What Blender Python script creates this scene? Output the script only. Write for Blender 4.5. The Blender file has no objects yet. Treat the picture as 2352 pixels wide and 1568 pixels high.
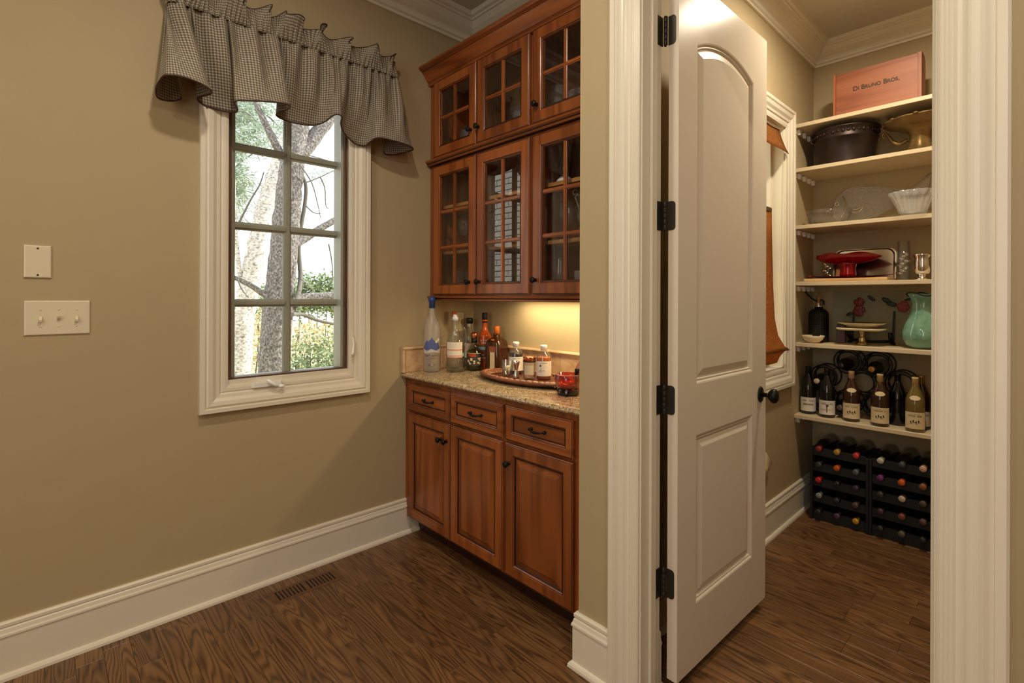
import bpy, math, random
from mathutils import Vector, Matrix, noise
random.seed(7)
S = bpy.context.scene
COL = S.collection
PI = math.pi
V = Vector

# ------------------------------------------------------------------ camera
cam_d = bpy.data.cameras.new('camera')
cam = bpy.data.objects.new('camera', cam_d)
COL.objects.link(cam)
cam_d.sensor_width = 36.0
cam_d.lens = 1160.43 / 2352 * 36.0
cam_d.shift_y = -(784 - 682.8) / 2352
cam_d.clip_start = 0.05
cam.matrix_world = (Matrix.Translation((0, 0, 1.37)) @ Matrix.Rotation(-0.7551, 4, 'Z')
                    @ Matrix.Rotation(PI / 2, 4, 'X') @ Matrix.Rotation(0.003395, 4, 'Z'))
S.camera = cam

# ------------------------------------------------------------------ world, lights, exposure
wd = bpy.data.worlds.new('sky')
S.world = wd
wd.use_nodes = True
bg = wd.node_tree.nodes['Background']
bg.inputs[0].default_value = (0.90, 0.96, 1.0, 1)
bg.inputs[1].default_value = 2.4
S.view_settings.view_transform = 'Standard'
S.view_settings.look = 'None'
S.view_settings.gamma = 1.0
S.view_settings.use_curve_mapping = False
S.view_settings.exposure = 0.0
S.cycles.use_denoising = True
S.cycles.max_bounces = 10
S.cycles.transparent_max_bounces = 24
S.cycles.caustics_reflective = False
S.cycles.caustics_refractive = False


def area(name, loc, power, color, size, rot=(0, 0, 0), size_y=None, shape='DISK', spread=180):
    d = bpy.data.lights.new(name, 'AREA')
    d.energy = power
    d.color = color
    d.shape = shape
    d.size = size
    if size_y:
        d.size_y = size_y
    d.spread = math.radians(spread)
    o = bpy.data.objects.new(name, d)
    o.location = loc
    o.rotation_euler = rot
    COL.objects.link(o)
    return o


WARM = (1.0, 0.89, 0.74)
GOLD = (1.0, 0.80, 0.52)
NEUT = (1.0, 0.98, 0.94)
CANS = [(0.45, 1.25), (-0.95, 1.25), (0.45, -0.35), (-0.95, -0.35), (-2.3, 0.5)]
for cx, cy in CANS:
    area('downlight_beam', (cx, cy, 3.095), 17.5 if cx > 0 else 11.5, WARM if cx > 0 else GOLD, 0.13)
# added ambient fill light behind the camera, standing in for unseen daylight
area('ambient_fill', (-3.35, -0.6, 1.75), 42, NEUT, 2.6, (0, -PI / 2, 0), 1.9, 'RECTANGLE')
# autumn sun from beyond the pantry side; it runs along the window wall and does not enter
sd_ = bpy.data.lights.new('sun', 'SUN')
sd_.energy = 7.0
sd_.angle = math.radians(0.6)
sd_.color = (1.0, 0.95, 0.86)
so_ = bpy.data.objects.new('sun', sd_)
so_.rotation_euler = Vector((-0.80, 0.16, -0.58)).to_track_quat('-Z', 'Y').to_euler()
COL.objects.link(so_)
# lamp on the pantry ceiling and the strip under the wall cabinets
area('pantry_lamp_glow', (2.71, 0.48, 2.985), 25, (1.0, 0.86, 0.66), 0.15)
area('cabinet_strip_glow', (1.965, 1.66, 1.352), 5.2, (1.0, 0.80, 0.46), 0.05, (0, 0, 0), 0.86, 'RECTANGLE')


# ------------------------------------------------------------------ materials
def lin(c):
    return tuple(((x / 255) / 12.92 if x / 255 <= 0.04045 else ((x / 255 + 0.055) / 1.055) ** 2.4) for x in c)


class NT:
    """a small helper around a node tree"""
    def __init__(self, name):
        self.m = bpy.data.materials.new(name)
        self.m.use_nodes = True
        self.t = self.m.node_tree
        self.n = self.t.nodes
        self.bsdf = self.n['Principled BSDF']
        self.out = self.n['Material Output']

    def add(self, typ, **kw):
        nd = self.n.new(typ)
        for k, v in kw.items():
            if k.startswith('i_'):
                key = k[2:]
                nd.inputs[int(key) if key.isdigit() else key].default_value = v
            else:
                setattr(nd, k, v)
        return nd

    def link(self, a, b):
        self.t.links.new(a, b)

    def math(self, op, a, b=None):
        nd = self.add('ShaderNodeMath', operation=op)
        for i, x in enumerate((a, b)):
            if x is None:
                continue
            if isinstance(x, (int, float)):
                nd.inputs[i].default_value = x
            else:
                self.link(x, nd.inputs[i])
        return nd.outputs[0]

    def mix(self, fac, a, b, blend='MIX'):
        nd = self.add('ShaderNodeMix', data_type='RGBA', blend_type=blend)
        for idx, x in ((0, fac), (6, a), (7, b)):
            if isinstance(x, (int, float)):
                nd.inputs[idx].default_value = x
            elif isinstance(x, tuple):
                nd.inputs[idx].default_value = (*x[:3], 1)
            else:
                self.link(x, nd.inputs[idx])
        return nd.outputs[2]

    def ramp(self, fac, stops):
        nd = self.add('ShaderNodeValToRGB')
        e = nd.color_ramp.elements
        while len(e) < len(stops):
            e.new(0.5)
        for i, (p, c) in enumerate(stops):
            e[i].position = p
            e[i].color = (*c[:3], 1) if isinstance(c, tuple) else (c, c, c, 1)
        self.link(fac, nd.inputs[0])
        return nd.outputs[0]

    def noise(self, vec, scale, detail=3, rough=0.55):
        nd = self.add('ShaderNodeTexNoise')
        nd.inputs['Scale'].default_value = scale
        nd.inputs['Detail'].default_value = detail
        nd.inputs['Roughness'].default_value = rough
        if vec is not None:
            self.link(vec, nd.inputs['Vector'])
        return nd.outputs['Fac']

    def coords(self, kind='Object', scale=(1, 1, 1), rand=False):
        tc = self.add('ShaderNodeTexCoord')
        src = tc.outputs[kind]
        if rand:
            oi = self.add('ShaderNodeObjectInfo')
            mul = self.add('ShaderNodeVectorMath', operation='SCALE')
            cmb = self.add('ShaderNodeCombineXYZ')
            r1 = self.math('MULTIPLY', oi.outputs['Random'], 37.0)
            r2 = self.math('MULTIPLY', oi.outputs['Random'], 71.0)
            self.link(r1, cmb.inputs[0])
            self.link(r2, cmb.inputs[1])
            self.link(r1, cmb.inputs[2])
            ad = self.add('ShaderNodeVectorMath', operation='ADD')
            self.link(src, ad.inputs[0])
            self.link(cmb.outputs[0], ad.inputs[1])
            src = ad.outputs[0]
        mp = self.add('ShaderNodeMapping')
        mp.inputs['Scale'].default_value = scale
        self.link(src, mp.inputs['Vector'])
        return mp.outputs[0]

    def bump(self, h, strength=0.2, dist=0.002):
        nd = self.add('ShaderNodeBump')
        nd.inputs['Strength'].default_value = strength
        nd.inputs['Distance'].default_value = dist
        self.link(h, nd.inputs['Height'])
        self.link(nd.outputs[0], self.bsdf.inputs['Normal'])

    def set(self, color=None, rough=0.5, metal=0.0, spec=None, **kw):
        b = self.bsdf.inputs
        if color is not None:
            if isinstance(color, tuple):
                b['Base Color'].default_value = (*color[:3], 1)
            else:
                self.link(color, b['Base Color'])
        b['Roughness'].default_value = rough
        b['Metallic'].default_value = metal
        if spec is not None:
            b['Specular IOR Level'].default_value = spec
        for k, v in kw.items():
            b[k].default_value = v
        return self.m


def plain(name, rgb, rough=0.5, metal=0.0, bump=0.0, bscale=300, var=0.06, spec=None, **kw):
    """paint, plastic, metal: a colour with a little mottling"""
    t = NT(name)
    c = lin(rgb)
    co = t.coords('Object')
    n = t.noise(co, 9, 2)
    col = t.mix(n, tuple(x * (1 - var) for x in c), tuple(min(1, x * (1 + var)) for x in c))
    t.set(col, rough, metal, spec, **kw)
    if bump:
        t.bump(t.noise(co, bscale, 2), bump, 0.001)
    return t.m


def thin_glass(name, tint=(1, 1, 1), rough=0.02, boost=1.0, bumps=None, haze=0.0, rim=0.42):
    """clear wall of glass: looks through, mirrors at the rim"""
    t = NT(name)
    t.n.remove(t.bsdf)
    fr = t.add('ShaderNodeFresnel')
    fr.inputs[0].default_value = 1.5
    geo = t.add('ShaderNodeNewGeometry')
    front = t.math('SUBTRACT', 1.0, geo.outputs['Backfacing'])
    fac = t.math('MULTIPLY', t.math('MULTIPLY', fr.outputs[0], boost), front)
    tr = t.add('ShaderNodeBsdfTransparent')
    lw = t.add('ShaderNodeLayerWeight')
    lw.inputs['Blend'].default_value = 0.5
    edge = t.math('POWER', lw.outputs['Facing'], 3.0)
    t.link(t.mix(edge, tuple(tint), tuple(x * rim for x in tint)), tr.inputs[0])
    gl = t.add('ShaderNodeBsdfGlossy')
    gl.inputs['Roughness'].default_value = rough
    if bumps:
        bm = t.add('ShaderNodeBump')
        bm.inputs['Strength'].default_value = 0.9
        bm.inputs['Distance'].default_value = 0.004
        t.link(bumps(t), bm.inputs['Height'])
        t.link(bm.outputs[0], gl.inputs['Normal'])
        t.link(bm.outputs[0], fr.inputs['Normal'])
    mx = t.add('ShaderNodeMixShader')
    t.link(fac, mx.inputs[0])
    t.link(tr.outputs[0], mx.inputs[1])
    t.link(gl.outputs[0], mx.inputs[2])
    last = mx.outputs[0]
    if haze:
        df = t.add('ShaderNodeBsdfDiffuse')
        df.inputs[0].default_value = (*[min(1, 0.5 + 0.4 * x) for x in tint], 1)
        m2 = t.add('ShaderNodeMixShader')
        m2.inputs[0].default_value = haze
        t.link(last, m2.inputs[1])
        t.link(df.outputs[0], m2.inputs[2])
        last = m2.outputs[0]
    t.link(last, t.out.inputs[0])
    return t.m


def wood(name, dark, mid, light, axis=2, scale=1.0, rough=0.35, rand=True, ring=9.0, coat=0.0, fibre=0.35):
    """grain that runs along one axis, cathedral figure from contour lines of a stretched field"""
    t = NT(name)
    st = [5.0 * scale] * 3
    st[axis] = 0.48 * scale
    co = t.coords('Object', tuple(st), rand)
    f = t.noise(co, 1.3, 2, 0.45)
    ringv = t.math('SINE', t.math('MULTIPLY', f, ring * 6.28))
    st2 = [95.0 * scale] * 3
    st2[axis] = 2.2 * scale
    fine = t.noise(t.coords('Object', tuple(st2), rand), 1.0, 3, 0.6)
    a = t.math('ADD', t.math('MULTIPLY', ringv, 0.22), 0.5)
    b = t.math('ADD', t.math('MULTIPLY', a, 1 - fibre), t.math('MULTIPLY', fine, fibre))
    col = t.ramp(b, [(0.24, lin(dark)), (0.44, lin(mid)), (0.78, lin(light))])
    if rand:
        oi = t.add('ShaderNodeObjectInfo')
        v = t.math('ADD', t.math('MULTIPLY', oi.outputs['Random'], 0.34), 0.83)
        hs = t.add('ShaderNodeHueSaturation')
        t.link(v, hs.inputs['Value'])
        t.link(col, hs.inputs['Color'])
        col = hs.outputs[0]
    t.set(col, rough)
    if coat:
        t.bsdf.inputs['Coat Weight'].default_value = coat
        t.bsdf.inputs['Coat Roughness'].default_value = 0.2
    t.bump(b, 0.12, 0.0008)
    return t.m


M = {}
M['wall'] = plain('wall_paint', (178, 160, 124), 0.75, bump=0.12, bscale=420, var=0.025)
M['ceiling'] = plain('ceiling_paint', (205, 198, 185), 0.8, var=0.02)
M['white'] = plain('trim_paint', (229, 221, 202), 0.32, var=0.012)
M['doorpaint'] = plain('door_paint', (216, 204, 186), 0.24, var=0.012, spec=0.10)
M['plate'] = plain('switch_plastic', (226, 214, 186), 0.22, var=0.01)
M['whiteplastic'] = plain('white_plastic', (240, 240, 235), 0.3, var=0.01)
M['bronze'] = plain('dark_bronze', (34, 30, 25), 0.42, 0.7, var=0.2)
M['hinge'] = plain('hinge_bronze', (58, 54, 48), 0.5, 0.6, var=0.2)
M['cherry'] = wood('cherry_wood', (104, 50, 18), (136, 72, 29), (158, 88, 40), 2, 1.0, 0.33, True, 5, 0.25, 0.25)
M['cherry_h'] = wood('cherry_wood_across', (104, 50, 18), (136, 72, 29), (158, 88, 40), 1, 1.0, 0.33, True, 5, 0.25, 0.25)
M['glaze'] = plain('dark_glaze', (46, 20, 9), 0.4, var=0.1)
M['cabinside'] = plain('cabinet_inside', (158, 116, 74), 0.5, var=0.1)
M['shelfwood'] = wood('shelf_wood', (140, 92, 48), (168, 116, 64), (186, 134, 80), 1, 1.2, 0.4, True, 6)
M['floor'] = wood('oak_floor', (30, 18, 9), (104, 72, 42), (136, 99, 62), 1, 1.5, 0.34, True, 21, 0.0, 0.34)
M['vent'] = plain('vent_wood', (98, 64, 36), 0.45, var=0.15)
M['black'] = plain('matte_black', (9, 8, 8), 0.6, var=0.2)
M['rack'] = plain('rack_black', (11, 11, 12), 0.6, var=0.2)
M['iron'] = plain('wrought_iron', (30, 27, 24), 0.45, 0.5, var=0.2)
M['shelfpaint'] = plain('shelf_paint', (216, 196, 160), 0.4, var=0.02)
M['winglass'] = thin_glass('window_glass', (0.98, 0.99, 0.985), 0.0, rim=0.95)
M['cabglass'] = thin_glass('cabinet_glass', (0.985, 0.985, 0.98), 0.0, 2.0, rim=0.95)
M['glass'] = thin_glass('clear_glass', (0.985, 0.99, 0.985), 0.03, 1.6, None, 0.025)
M['crystal'] = thin_glass('cut_crystal', (0.96, 0.97, 0.97), 0.08, 2.6,
                          lambda t: t.add('ShaderNodeTexVoronoi', i_Scale=60.0).outputs['Distance'], 0.10)
M['frost'] = thin_glass('frosted_glass', (0.93, 0.91, 0.86), 0.3, 1.0, None, 0.20)
M['muntin'] = plain('muntin_paint', (150, 150, 134), 0.4, var=0.04)
M['sashwood'] = wood('sash_wood', (66, 42, 26), (84, 56, 36), (100, 70, 46), 2, 1.5, 0.5, False)
M['silver'] = plain('polished_silver', (225, 218, 208), 0.13, 1.0, var=0.04)
M['chrome'] = plain('chrome', (215, 212, 208), 0.08, 1.0, var=0.02)
M['gold'] = plain('antique_gold', (132, 106, 64), 0.45, 0.6, bump=0.9, bscale=70, var=0.45)
M['cream'] = plain('cream_ceramic', (226, 208, 170), 0.3, var=0.03)
M['paper'] = plain('paper_label', (226, 216, 200), 0.7, var=0.03)
M['paperyellow'] = plain('cream_label', (222, 200, 158), 0.7, var=0.03)
M['ink'] = plain('label_ink', (52, 42, 34), 0.7)
M['greyink'] = plain('grey_ink', (128, 116, 98), 0.7)
M['redred'] = plain('red_enamel', (140, 4, 14), 0.16, 0.2, var=0.15)
M['copper'] = plain('copper_metal', (190, 118, 82), 0.25, 0.95, var=0.08)


def granite():
    t = NT('granite')
    co = t.coords('Object')
    a = t.noise(co, 46, 5, 0.7)
    b = t.noise(co, 150, 3, 0.7)
    c = t.noise(co, 14, 4, 0.6)
    base = t.ramp(a, [(0.30, lin((120, 98, 74))), (0.46, lin((182, 154, 114))), (0.60, lin((206, 186, 150))), (0.75, lin((226, 216, 200)))])
    spk = t.ramp(b, [(0.38, 1.0), (0.47, 0.0)])
    col = t.mix(spk, base, lin((62, 54, 50)))
    spk2 = t.ramp(c, [(0.60, 0.0), (0.72, 0.65)])
    col = t.mix(spk2, col, lin((150, 140, 132)))
    t.set(col, 0.14)
    return t.m


def marble():
    t = NT('beige_marble')
    co = t.coords('Object')
    a = t.noise(co, 9, 6, 0.65)
    b = t.noise(co, 70, 3, 0.6)
    col = t.ramp(a, [(0.3, lin((164, 128, 96))), (0.5, lin((200, 166, 128))), (0.7, lin((214, 186, 152)))])
    col = t.mix(t.ramp(b, [(0.55, 0.0), (0.75, 0.5)]), col, lin((158, 120, 90)))
    t.set(col, 0.3)
    return t.m


def bark(name, a, b, c, sx=26, sz=9):
    t = NT(name)
    co = t.coords('Object', (sx, sx, sz * 2.2))
    n = t.noise(co, 1.0, 4, 0.65)
    t.set(t.ramp(n, [(0.32, lin(a)), (0.5, lin(b)), (0.68, lin(c))]), 0.9)
    t.bump(n, 0.8, 0.03)
    return t.m


def leaf(name, a, b):
    t = NT(name)
    oi = t.coords('Object')
    n = t.noise(oi, 7, 2)
    t.set(t.ramp(n, [(0.35, lin(a)), (0.65, lin(b))]), 0.6)
    return t.m


def gingham():
    t = NT('gingham_cloth')
    uv = t.add('ShaderNodeUVMap')
    sp = t.add('ShaderNodeSeparateXYZ')
    t.link(uv.outputs[0], sp.inputs[0])
    per = 0.0118

    def stripe(o):
        f = t.math('FRACT', t.math('DIVIDE', o, per))
        return t.math('GREATER_THAN', f, 0.5)
    sx, sy = stripe(sp.outputs[0]), stripe(sp.outputs[1])
    tot = t.math('MULTIPLY', t.math('ADD', sx, sy), 0.5)
    col = t.ramp(tot, [(0.0, lin((196, 182, 150))), (0.5, lin((134, 120, 98))), (1.0, lin((62, 54, 46)))])
    th = t.noise(t.coords('UV', (900, 900, 1)), 1.0, 1)
    col = t.mix(0.12, col, t.ramp(th, [(0.3, 0.1), (0.7, 0.8)]))
    t.set(col, 0.85)
    t.bsdf.inputs['Sheen Weight'].default_value = 0.1
    # cloth lets some window light through
    tl = t.add('ShaderNodeBsdfTranslucent')
    t.link(col, tl.inputs[0])
    mx = t.add('ShaderNodeMixShader')
    mx.inputs[0].default_value = 0.12
    t.link(t.bsdf.outputs[0], mx.inputs[1])
    t.link(tl.outputs[0], mx.inputs[2])
    t.link(mx.outputs[0], t.out.inputs[0])
    return t.m


def burlap():
    t = NT('woven_shade')
    co = t.coords('Object', (60, 60, 420))
    n = t.noise(co, 1.0, 3, 0.7)
    co2 = t.coords('Object', (500, 500, 30))
    n2 = t.noise(co2, 1.0, 2)
    f = t.math('ADD', t.math('MULTIPLY', n, 0.65), t.math('MULTIPLY', n2, 0.35))
    col = t.ramp(f, [(0.35, lin((120, 72, 30))), (0.52, lin((186, 124, 62))), (0.68, lin((216, 160, 92)))])
    t.set(col, 0.8)
    tl = t.add('ShaderNodeBsdfTranslucent')
    t.link(col, tl.inputs[0])
    mx = t.add('ShaderNodeMixShader')
    mx.inputs[0].default_value = 0.6
    t.link(t.bsdf.outputs[0], mx.inputs[1])
    t.link(tl.outputs[0], mx.inputs[2])
    t.link(mx.outputs[0], t.out.inputs[0])
    return t.m


M['granite'] = granite()
M['marble'] = marble()
M['gingham'] = gingham()
M['burlap'] = burlap()
M['piping'] = plain('brown_piping', (70, 48, 36), 0.8)
M['bark'] = bark('grey_bark', (60, 54, 52), (118, 110, 106), (176, 168, 160), 34, 13)
M['palebark'] = bark('pale_bark', (128, 112, 98), (212, 202, 192), (244, 240, 234), 20, 14)
M['twig'] = plain('twig_bark', (108, 102, 94), 0.9)
M['needle'] = leaf('pine_needles', (134, 150, 128), (190, 202, 182))
M['shrubleaf'] = leaf('shrub_leaves', (104, 122, 88), (168, 180, 134))
M['yellowleaf'] = leaf('autumn_leaves', (176, 158, 108), (226, 210, 164))
M['lawn'] = leaf('lawn_ground', (150, 140, 100), (206, 196, 150))
M['whitebrick'] = plain('painted_brick', (214, 210, 204), 0.8, bump=0.5, bscale=40, var=0.08)
M['mortar'] = plain('brick_mortar', (150, 144, 136), 0.9, var=0.1)


# ------------------------------------------------------------------ mesh building
class MB:
    def __init__(self):
        self.v, self.f, self.m, self.s = [], [], [], []
        self.uv = None

    def addv(self, pts):
        i = len(self.v)
        self.v.extend(tuple(p) for p in pts)
        return i

    def face(self, idx, mat=0, smooth=False):
        self.f.append(tuple(idx))
        self.m.append(mat)
        self.s.append(smooth)

    def box(self, lo, hi, mat=0, bev=0.0):
        x0, y0, z0 = lo
        x1, y1, z1 = hi
        if bev:
            b = min(bev, (x1 - x0) / 2.01, (y1 - y0) / 2.01, (z1 - z0) / 2.01)
            # chamfered box: one vertex per face corner
            P = {}
            for sx in (0, 1):
                for sy in (0, 1):
                    for sz in (0, 1):
                        c = (x1 if sx else x0, y1 if sy else y0, z1 if sz else z0)
                        d = (-b if sx else b, -b if sy else b, -b if sz else b)
                        for ax in range(3):
                            q = [c[k] + (d[k] if k != ax else 0) for k in range(3)]
                            P[(sx, sy, sz, ax)] = self.addv([q])
            def F(keys):
                self.face([P[k] for k in keys], mat)
            for s in (0, 1):
                o = [(0, 0), (1, 0), (1, 1), (0, 1)]
                o2 = o if s else o[::-1]
                F([(s, a, b_, 0) for a, b_ in o2])
                F([(a, s, b_, 1) for a, b_ in o2[::-1]])
                F([(a, b_, s, 2) for a, b_ in o2])
            for a in (0, 1):
                for b_ in (0, 1):
                    F([(a, b_, 0, 0), (a, b_, 1, 0), (a, b_, 1, 1), (a, b_, 0, 1)])
                    F([(a, 0, b_, 0), (a, 1, b_, 0), (a, 1, b_, 2), (a, 0, b_, 2)])
                    F([(0, a, b_, 1), (1, a, b_, 1), (1, a, b_, 2), (0, a, b_, 2)])
            for sx in (0, 1):
                for sy in (0, 1):
                    for sz in (0, 1):
                        F([(sx, sy, sz, k) for k in range(3)])
            return self
        i = self.addv([(x0, y0, z0), (x1, y0, z0), (x1, y1, z0), (x0, y1, z0), (x0, y0, z1), (x1, y0, z1), (x1, y1, z1), (x0, y1, z1)])
        for q in ((0, 3, 2, 1), (4, 5, 6, 7), (0, 1, 5, 4), (1, 2, 6, 5), (2, 3, 7, 6), (3, 0, 4, 7)):
            self.face([i + k for k in q], mat)
        return self

    def rings(self, rings, closed=True, cap0=False, cap1=False, mats=None, smooth=False, loop=False):
        """quads between consecutive rings of equal length"""
        ids = [self.addv(r) for r in rings]
        n = len(rings[0])
        R = len(rings)
        for k in range(R if loop else R - 1):
            a, b = ids[k], ids[(k + 1) % R]
            for j in range(n if closed else n - 1):
                j2 = (j + 1) % n
                self.face((a + j, a + j2, b + j2, b + j), mats[k] if mats else 0, smooth)
        if cap0:
            self.face([ids[0] + j for j in range(n)][::-1], mats[0] if mats else 0)
        if cap1:
            self.face([ids[-1] + j for j in range(n)], mats[-1] if mats else 0)
        return self

    def lathe(self, prof, n=28, c=(0, 0, 0), axis='z', mat=0, sx=1.0, sy=1.0, wob=None, smooth=True, power=2.0):
        rr = []
        for k, (r, z) in enumerate(prof):
            ring = []
            for j in range(n):
                a = 2 * PI * j / n
                q = r * (1 + (wob(a, k) if wob else 0))
                ca, sa = math.cos(a), math.sin(a)
                if power != 2.0:
                    g = (abs(ca) ** power + abs(sa) ** power) ** (-1 / power)
                    q *= g
                x, y = q * ca * sx, q * sa * sy
                p = (x, y, z) if axis == 'z' else (z, x, y) if axis == 'x' else (x, z, y) if axis == 'y' else None
                ring.append((c[0] + p[0], c[1] + p[1], c[2] + p[2]))
            rr.append(ring)
        self.rings(rr, True, prof[0][0] > 1e-5, prof[-1][0] > 1e-5, [mat] * len(rr), smooth)
        return self

    def tube(self, pts, r, n=8, mat=0, loop=False, caps=True, flat=1.0):
        pts = [V(p) for p in pts]
        N = len(pts)
        rad = r if isinstance(r, (list, tuple)) else [r] * N
        up = V((0.13, 0.07, 0.98)).normalized()
        rr = []
        prev = None
        for k in range(N):
            a = pts[(k - 1) % N] if (loop or k) else pts[k]
            b = pts[(k + 1) % N] if (loop or k < N - 1) else pts[k]
            d = (b - a)
            if d.length < 1e-9:
                d = V((0, 0, 1))
            d.normalize()
            if prev is None:
                u = d.cross(up)
                if u.length < 0.1:
                    u = d.cross(V((1, 0, 0)))
            else:
                u = prev - d * prev.dot(d)
            u.normalize()
            prev = u
            w = d.cross(u)
            rr.append([pts[k] + u * (rad[k] * math.cos(t)) + w * (rad[k] * flat * math.sin(t)) for t in [2 * PI * j / n for j in range(n)]])
        self.rings(rr, True, caps and not loop, caps and not loop, [mat] * N, True, loop)
        return self

    def torus(self, c, R, r, axis='z', n=28, m=8, mat=0):
        pts = []
        for j in range(n):
            a = 2 * PI * j / n
            x, y = R * math.cos(a), R * math.sin(a)
            p = (x, y, 0) if axis == 'z' else (0, x, y) if axis == 'x' else (x, 0, y)
            pts.append((c[0] + p[0], c[1] + p[1], c[2] + p[2]))
        return self.tube(pts, r, m, mat, True)

    def ball(self, c, r, n=14, m=9, mat=0):
        rx, ry, rz = r if isinstance(r, tuple) else (r, r, r)
        prof = [(math.sin(PI * k / m), -math.cos(PI * k / m)) for k in range(m + 1)]
        rr = [[(c[0] + rx * q * math.cos(2 * PI * j / n), c[1] + ry * q * math.sin(2 * PI * j / n), c[2] + rz * z) for j in range(n)] for q, z in prof]
        return self.rings(rr, True, False, False, [mat] * len(rr), True)

    def mould(self, prof, frames, loop=False, mats=None):
        """sweep a profile [(a, b)] along frames [(p, U, W)]"""
        rr = [[V(p) + V(U) * a + V(W) * b for a, b in prof] for p, U, W in frames]
        n = len(prof)
        ids = [self.addv(r) for r in rr]
        R = len(rr)
        for k in range(R if loop else R - 1):
            a, b = ids[k], ids[(k + 1) % R]
            for j in range(n - 1):
                self.face((a + j, a + j + 1, b + j + 1, b + j), mats[j] if mats else 0)
        if not loop:
            self.face([ids[0] + j for j in range(n)])
            self.face([ids[-1] + j for j in range(n)][::-1])
        return self

    def shift(self, d):
        self.v = [(p[0] + d[0], p[1] + d[1], p[2] + d[2]) for p in self.v]
        return self

    def xform(self, mat):
        self.v = [tuple(mat @ V(p)) for p in self.v]
        return self

    def build(self, name, mats, parent=None, world=True, fix=True):
        me = bpy.data.meshes.new(name)
        off = (0, 0, 0)
        if parent is not None and world:
            p = parent
            off = V((0, 0, 0))
            while p is not None:
                off = off + p.location
                p = p.parent
        vs = [(a - off[0], b - off[1], c - off[2]) for a, b, c in self.v] if parent is not None and world else self.v
        me.from_pydata(vs, [], self.f)
        mats = mats if isinstance(mats, (list, tuple)) else [mats]
        for m in mats:
            me.materials.append(M[m] if isinstance(m, str) else m)
        me.polygons.foreach_set('material_index', self.m)
        me.polygons.foreach_set('use_smooth', self.s)
        if self.uv:
            l = me.uv_layers.new(name='UVMap')
            for lp in me.loops:
                l.data[lp.index].uv = self.uv[lp.vertex_index]
        me.validate()
        if fix:
            import bmesh
            bm = bmesh.new()
            bm.from_mesh(me)
            bmesh.ops.recalc_face_normals(bm, faces=bm.faces)
            bm.to_mesh(me)
            bm.free()
        me.update()
        o = bpy.data.objects.new(name, me)
        COL.objects.link(o)
        if parent is not None:
            o.parent = parent
        return o


def tag(o, label, cat, group=None, kind=None):
    if label:
        o['label'] = label
    if cat:
        o['category'] = cat
    if group:
        o['group'] = group
    if kind:
        o['kind'] = kind
    return o


def thing(name, label, cat, loc=(0, 0, 0), group=None, rotz=0):
    o = bpy.data.objects.new(name, None)
    COL.objects.link(o)
    o.location = loc
    o.rotation_euler = (0, 0, rotz)
    o.empty_display_size = 0.05
    return tag(o, label, cat, group)


def struct(name, mb, mats, label=None, parent=None):
    o = mb.build(name, mats, parent)
    o['kind'] = 'structure'
    if label:
        o['label'] = label
    return o


def dup(root, loc=None, label=None, rotz=None):
    r = root.copy()
    COL.objects.link(r)
    if loc is not None:
        r.location = loc
    if rotz is not None:
        r.rotation_euler = (0, 0, rotz)
    if label:
        r['label'] = label
    for ch in list(root.children):
        c = ch.copy()
        COL.objects.link(c)
        c.parent = r
        for g in list(ch.children):
            d = g.copy()
            COL.objects.link(d)
            d.parent = c
    return r


def text_mb(body, size, place, depth=0.0, small_caps=False, align='CENTER', wide=1.0, width=None, bold=0.0):
    """lettering as flat mesh; place(x, y) -> world point"""
    cu = bpy.data.curves.new('lettering', 'FONT')
    cu.body = body
    cu.size = size
    cu.align_x = align
    cu.align_y = 'CENTER'
    cu.offset = bold
    if small_caps:
        cu.small_caps_scale = 0.78
        for k, ch in enumerate(body):
            cu.body_format[k].use_small_caps = True
    o = bpy.data.objects.new('lettering', cu)
    COL.objects.link(o)
    dg = bpy.context.evaluated_depsgraph_get()
    me = bpy.data.meshes.new_from_object(o.evaluated_get(dg))
    if width:
        ex = [v.co.x for v in me.vertices]
        wide = width / (max(ex) - min(ex))
    mb = MB()
    mb.addv([place(v.co.x * wide, v.co.y) for v in me.vertices])
    for p in me.polygons:
        mb.face(list(p.vertices))
    bpy.data.objects.remove(o)
    bpy.data.curves.remove(cu)
    bpy.data.meshes.remove(me)
    return mb


def patch(r, a0, a1, z0, z1, c=(0, 0), n=14, sx=1.0, rows=1):
    """a label bent round a cylinder"""
    mb = MB()
    rr = []
    for k in range(rows + 1):
        z = z0 + (z1 - z0) * k / rows
        rr.append([(c[0] + r * math.cos(a0 + (a1 - a0) * j / n), c[1] + r * sx * math.sin(a0 + (a1 - a0) * j / n), z) for j in range(n + 1)])
    mb.rings(rr, False, mats=[0] * (rows + 1), smooth=True)
    return mb


def facing(x, y):
    return math.atan2(-y, -x)


# world layout (metres): camera stands at the origin, x runs along the window wall, y towards it
YW = 2.565      # window wall
XN = 2.07       # back wall of the bar nook
XD = 1.47       # wall with the pantry door
XP = 1.586      # its pantry side
YP = 1.10       # window wall of the pantry
YN = 1.195      # nook side of the partition
XB = 3.85       # back wall of the pantry
ZC = 3.13       # kitchen ceiling
ZP = 3.055      # pantry ceiling
JL, JR = 0.93, 0.175   # pantry door opening
ZH = 2.525      # head of the opening

# ------------------------------------------------------------------ floor
fl = struct('floor', MB().box((-3.6, -3.6, -0.12), (3.97, 2.69, -0.0125)), 'floor', 'dark brown stained oak strip floor running from kitchen into pantry')
PW = 0.083
plank_mesh = {}


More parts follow.
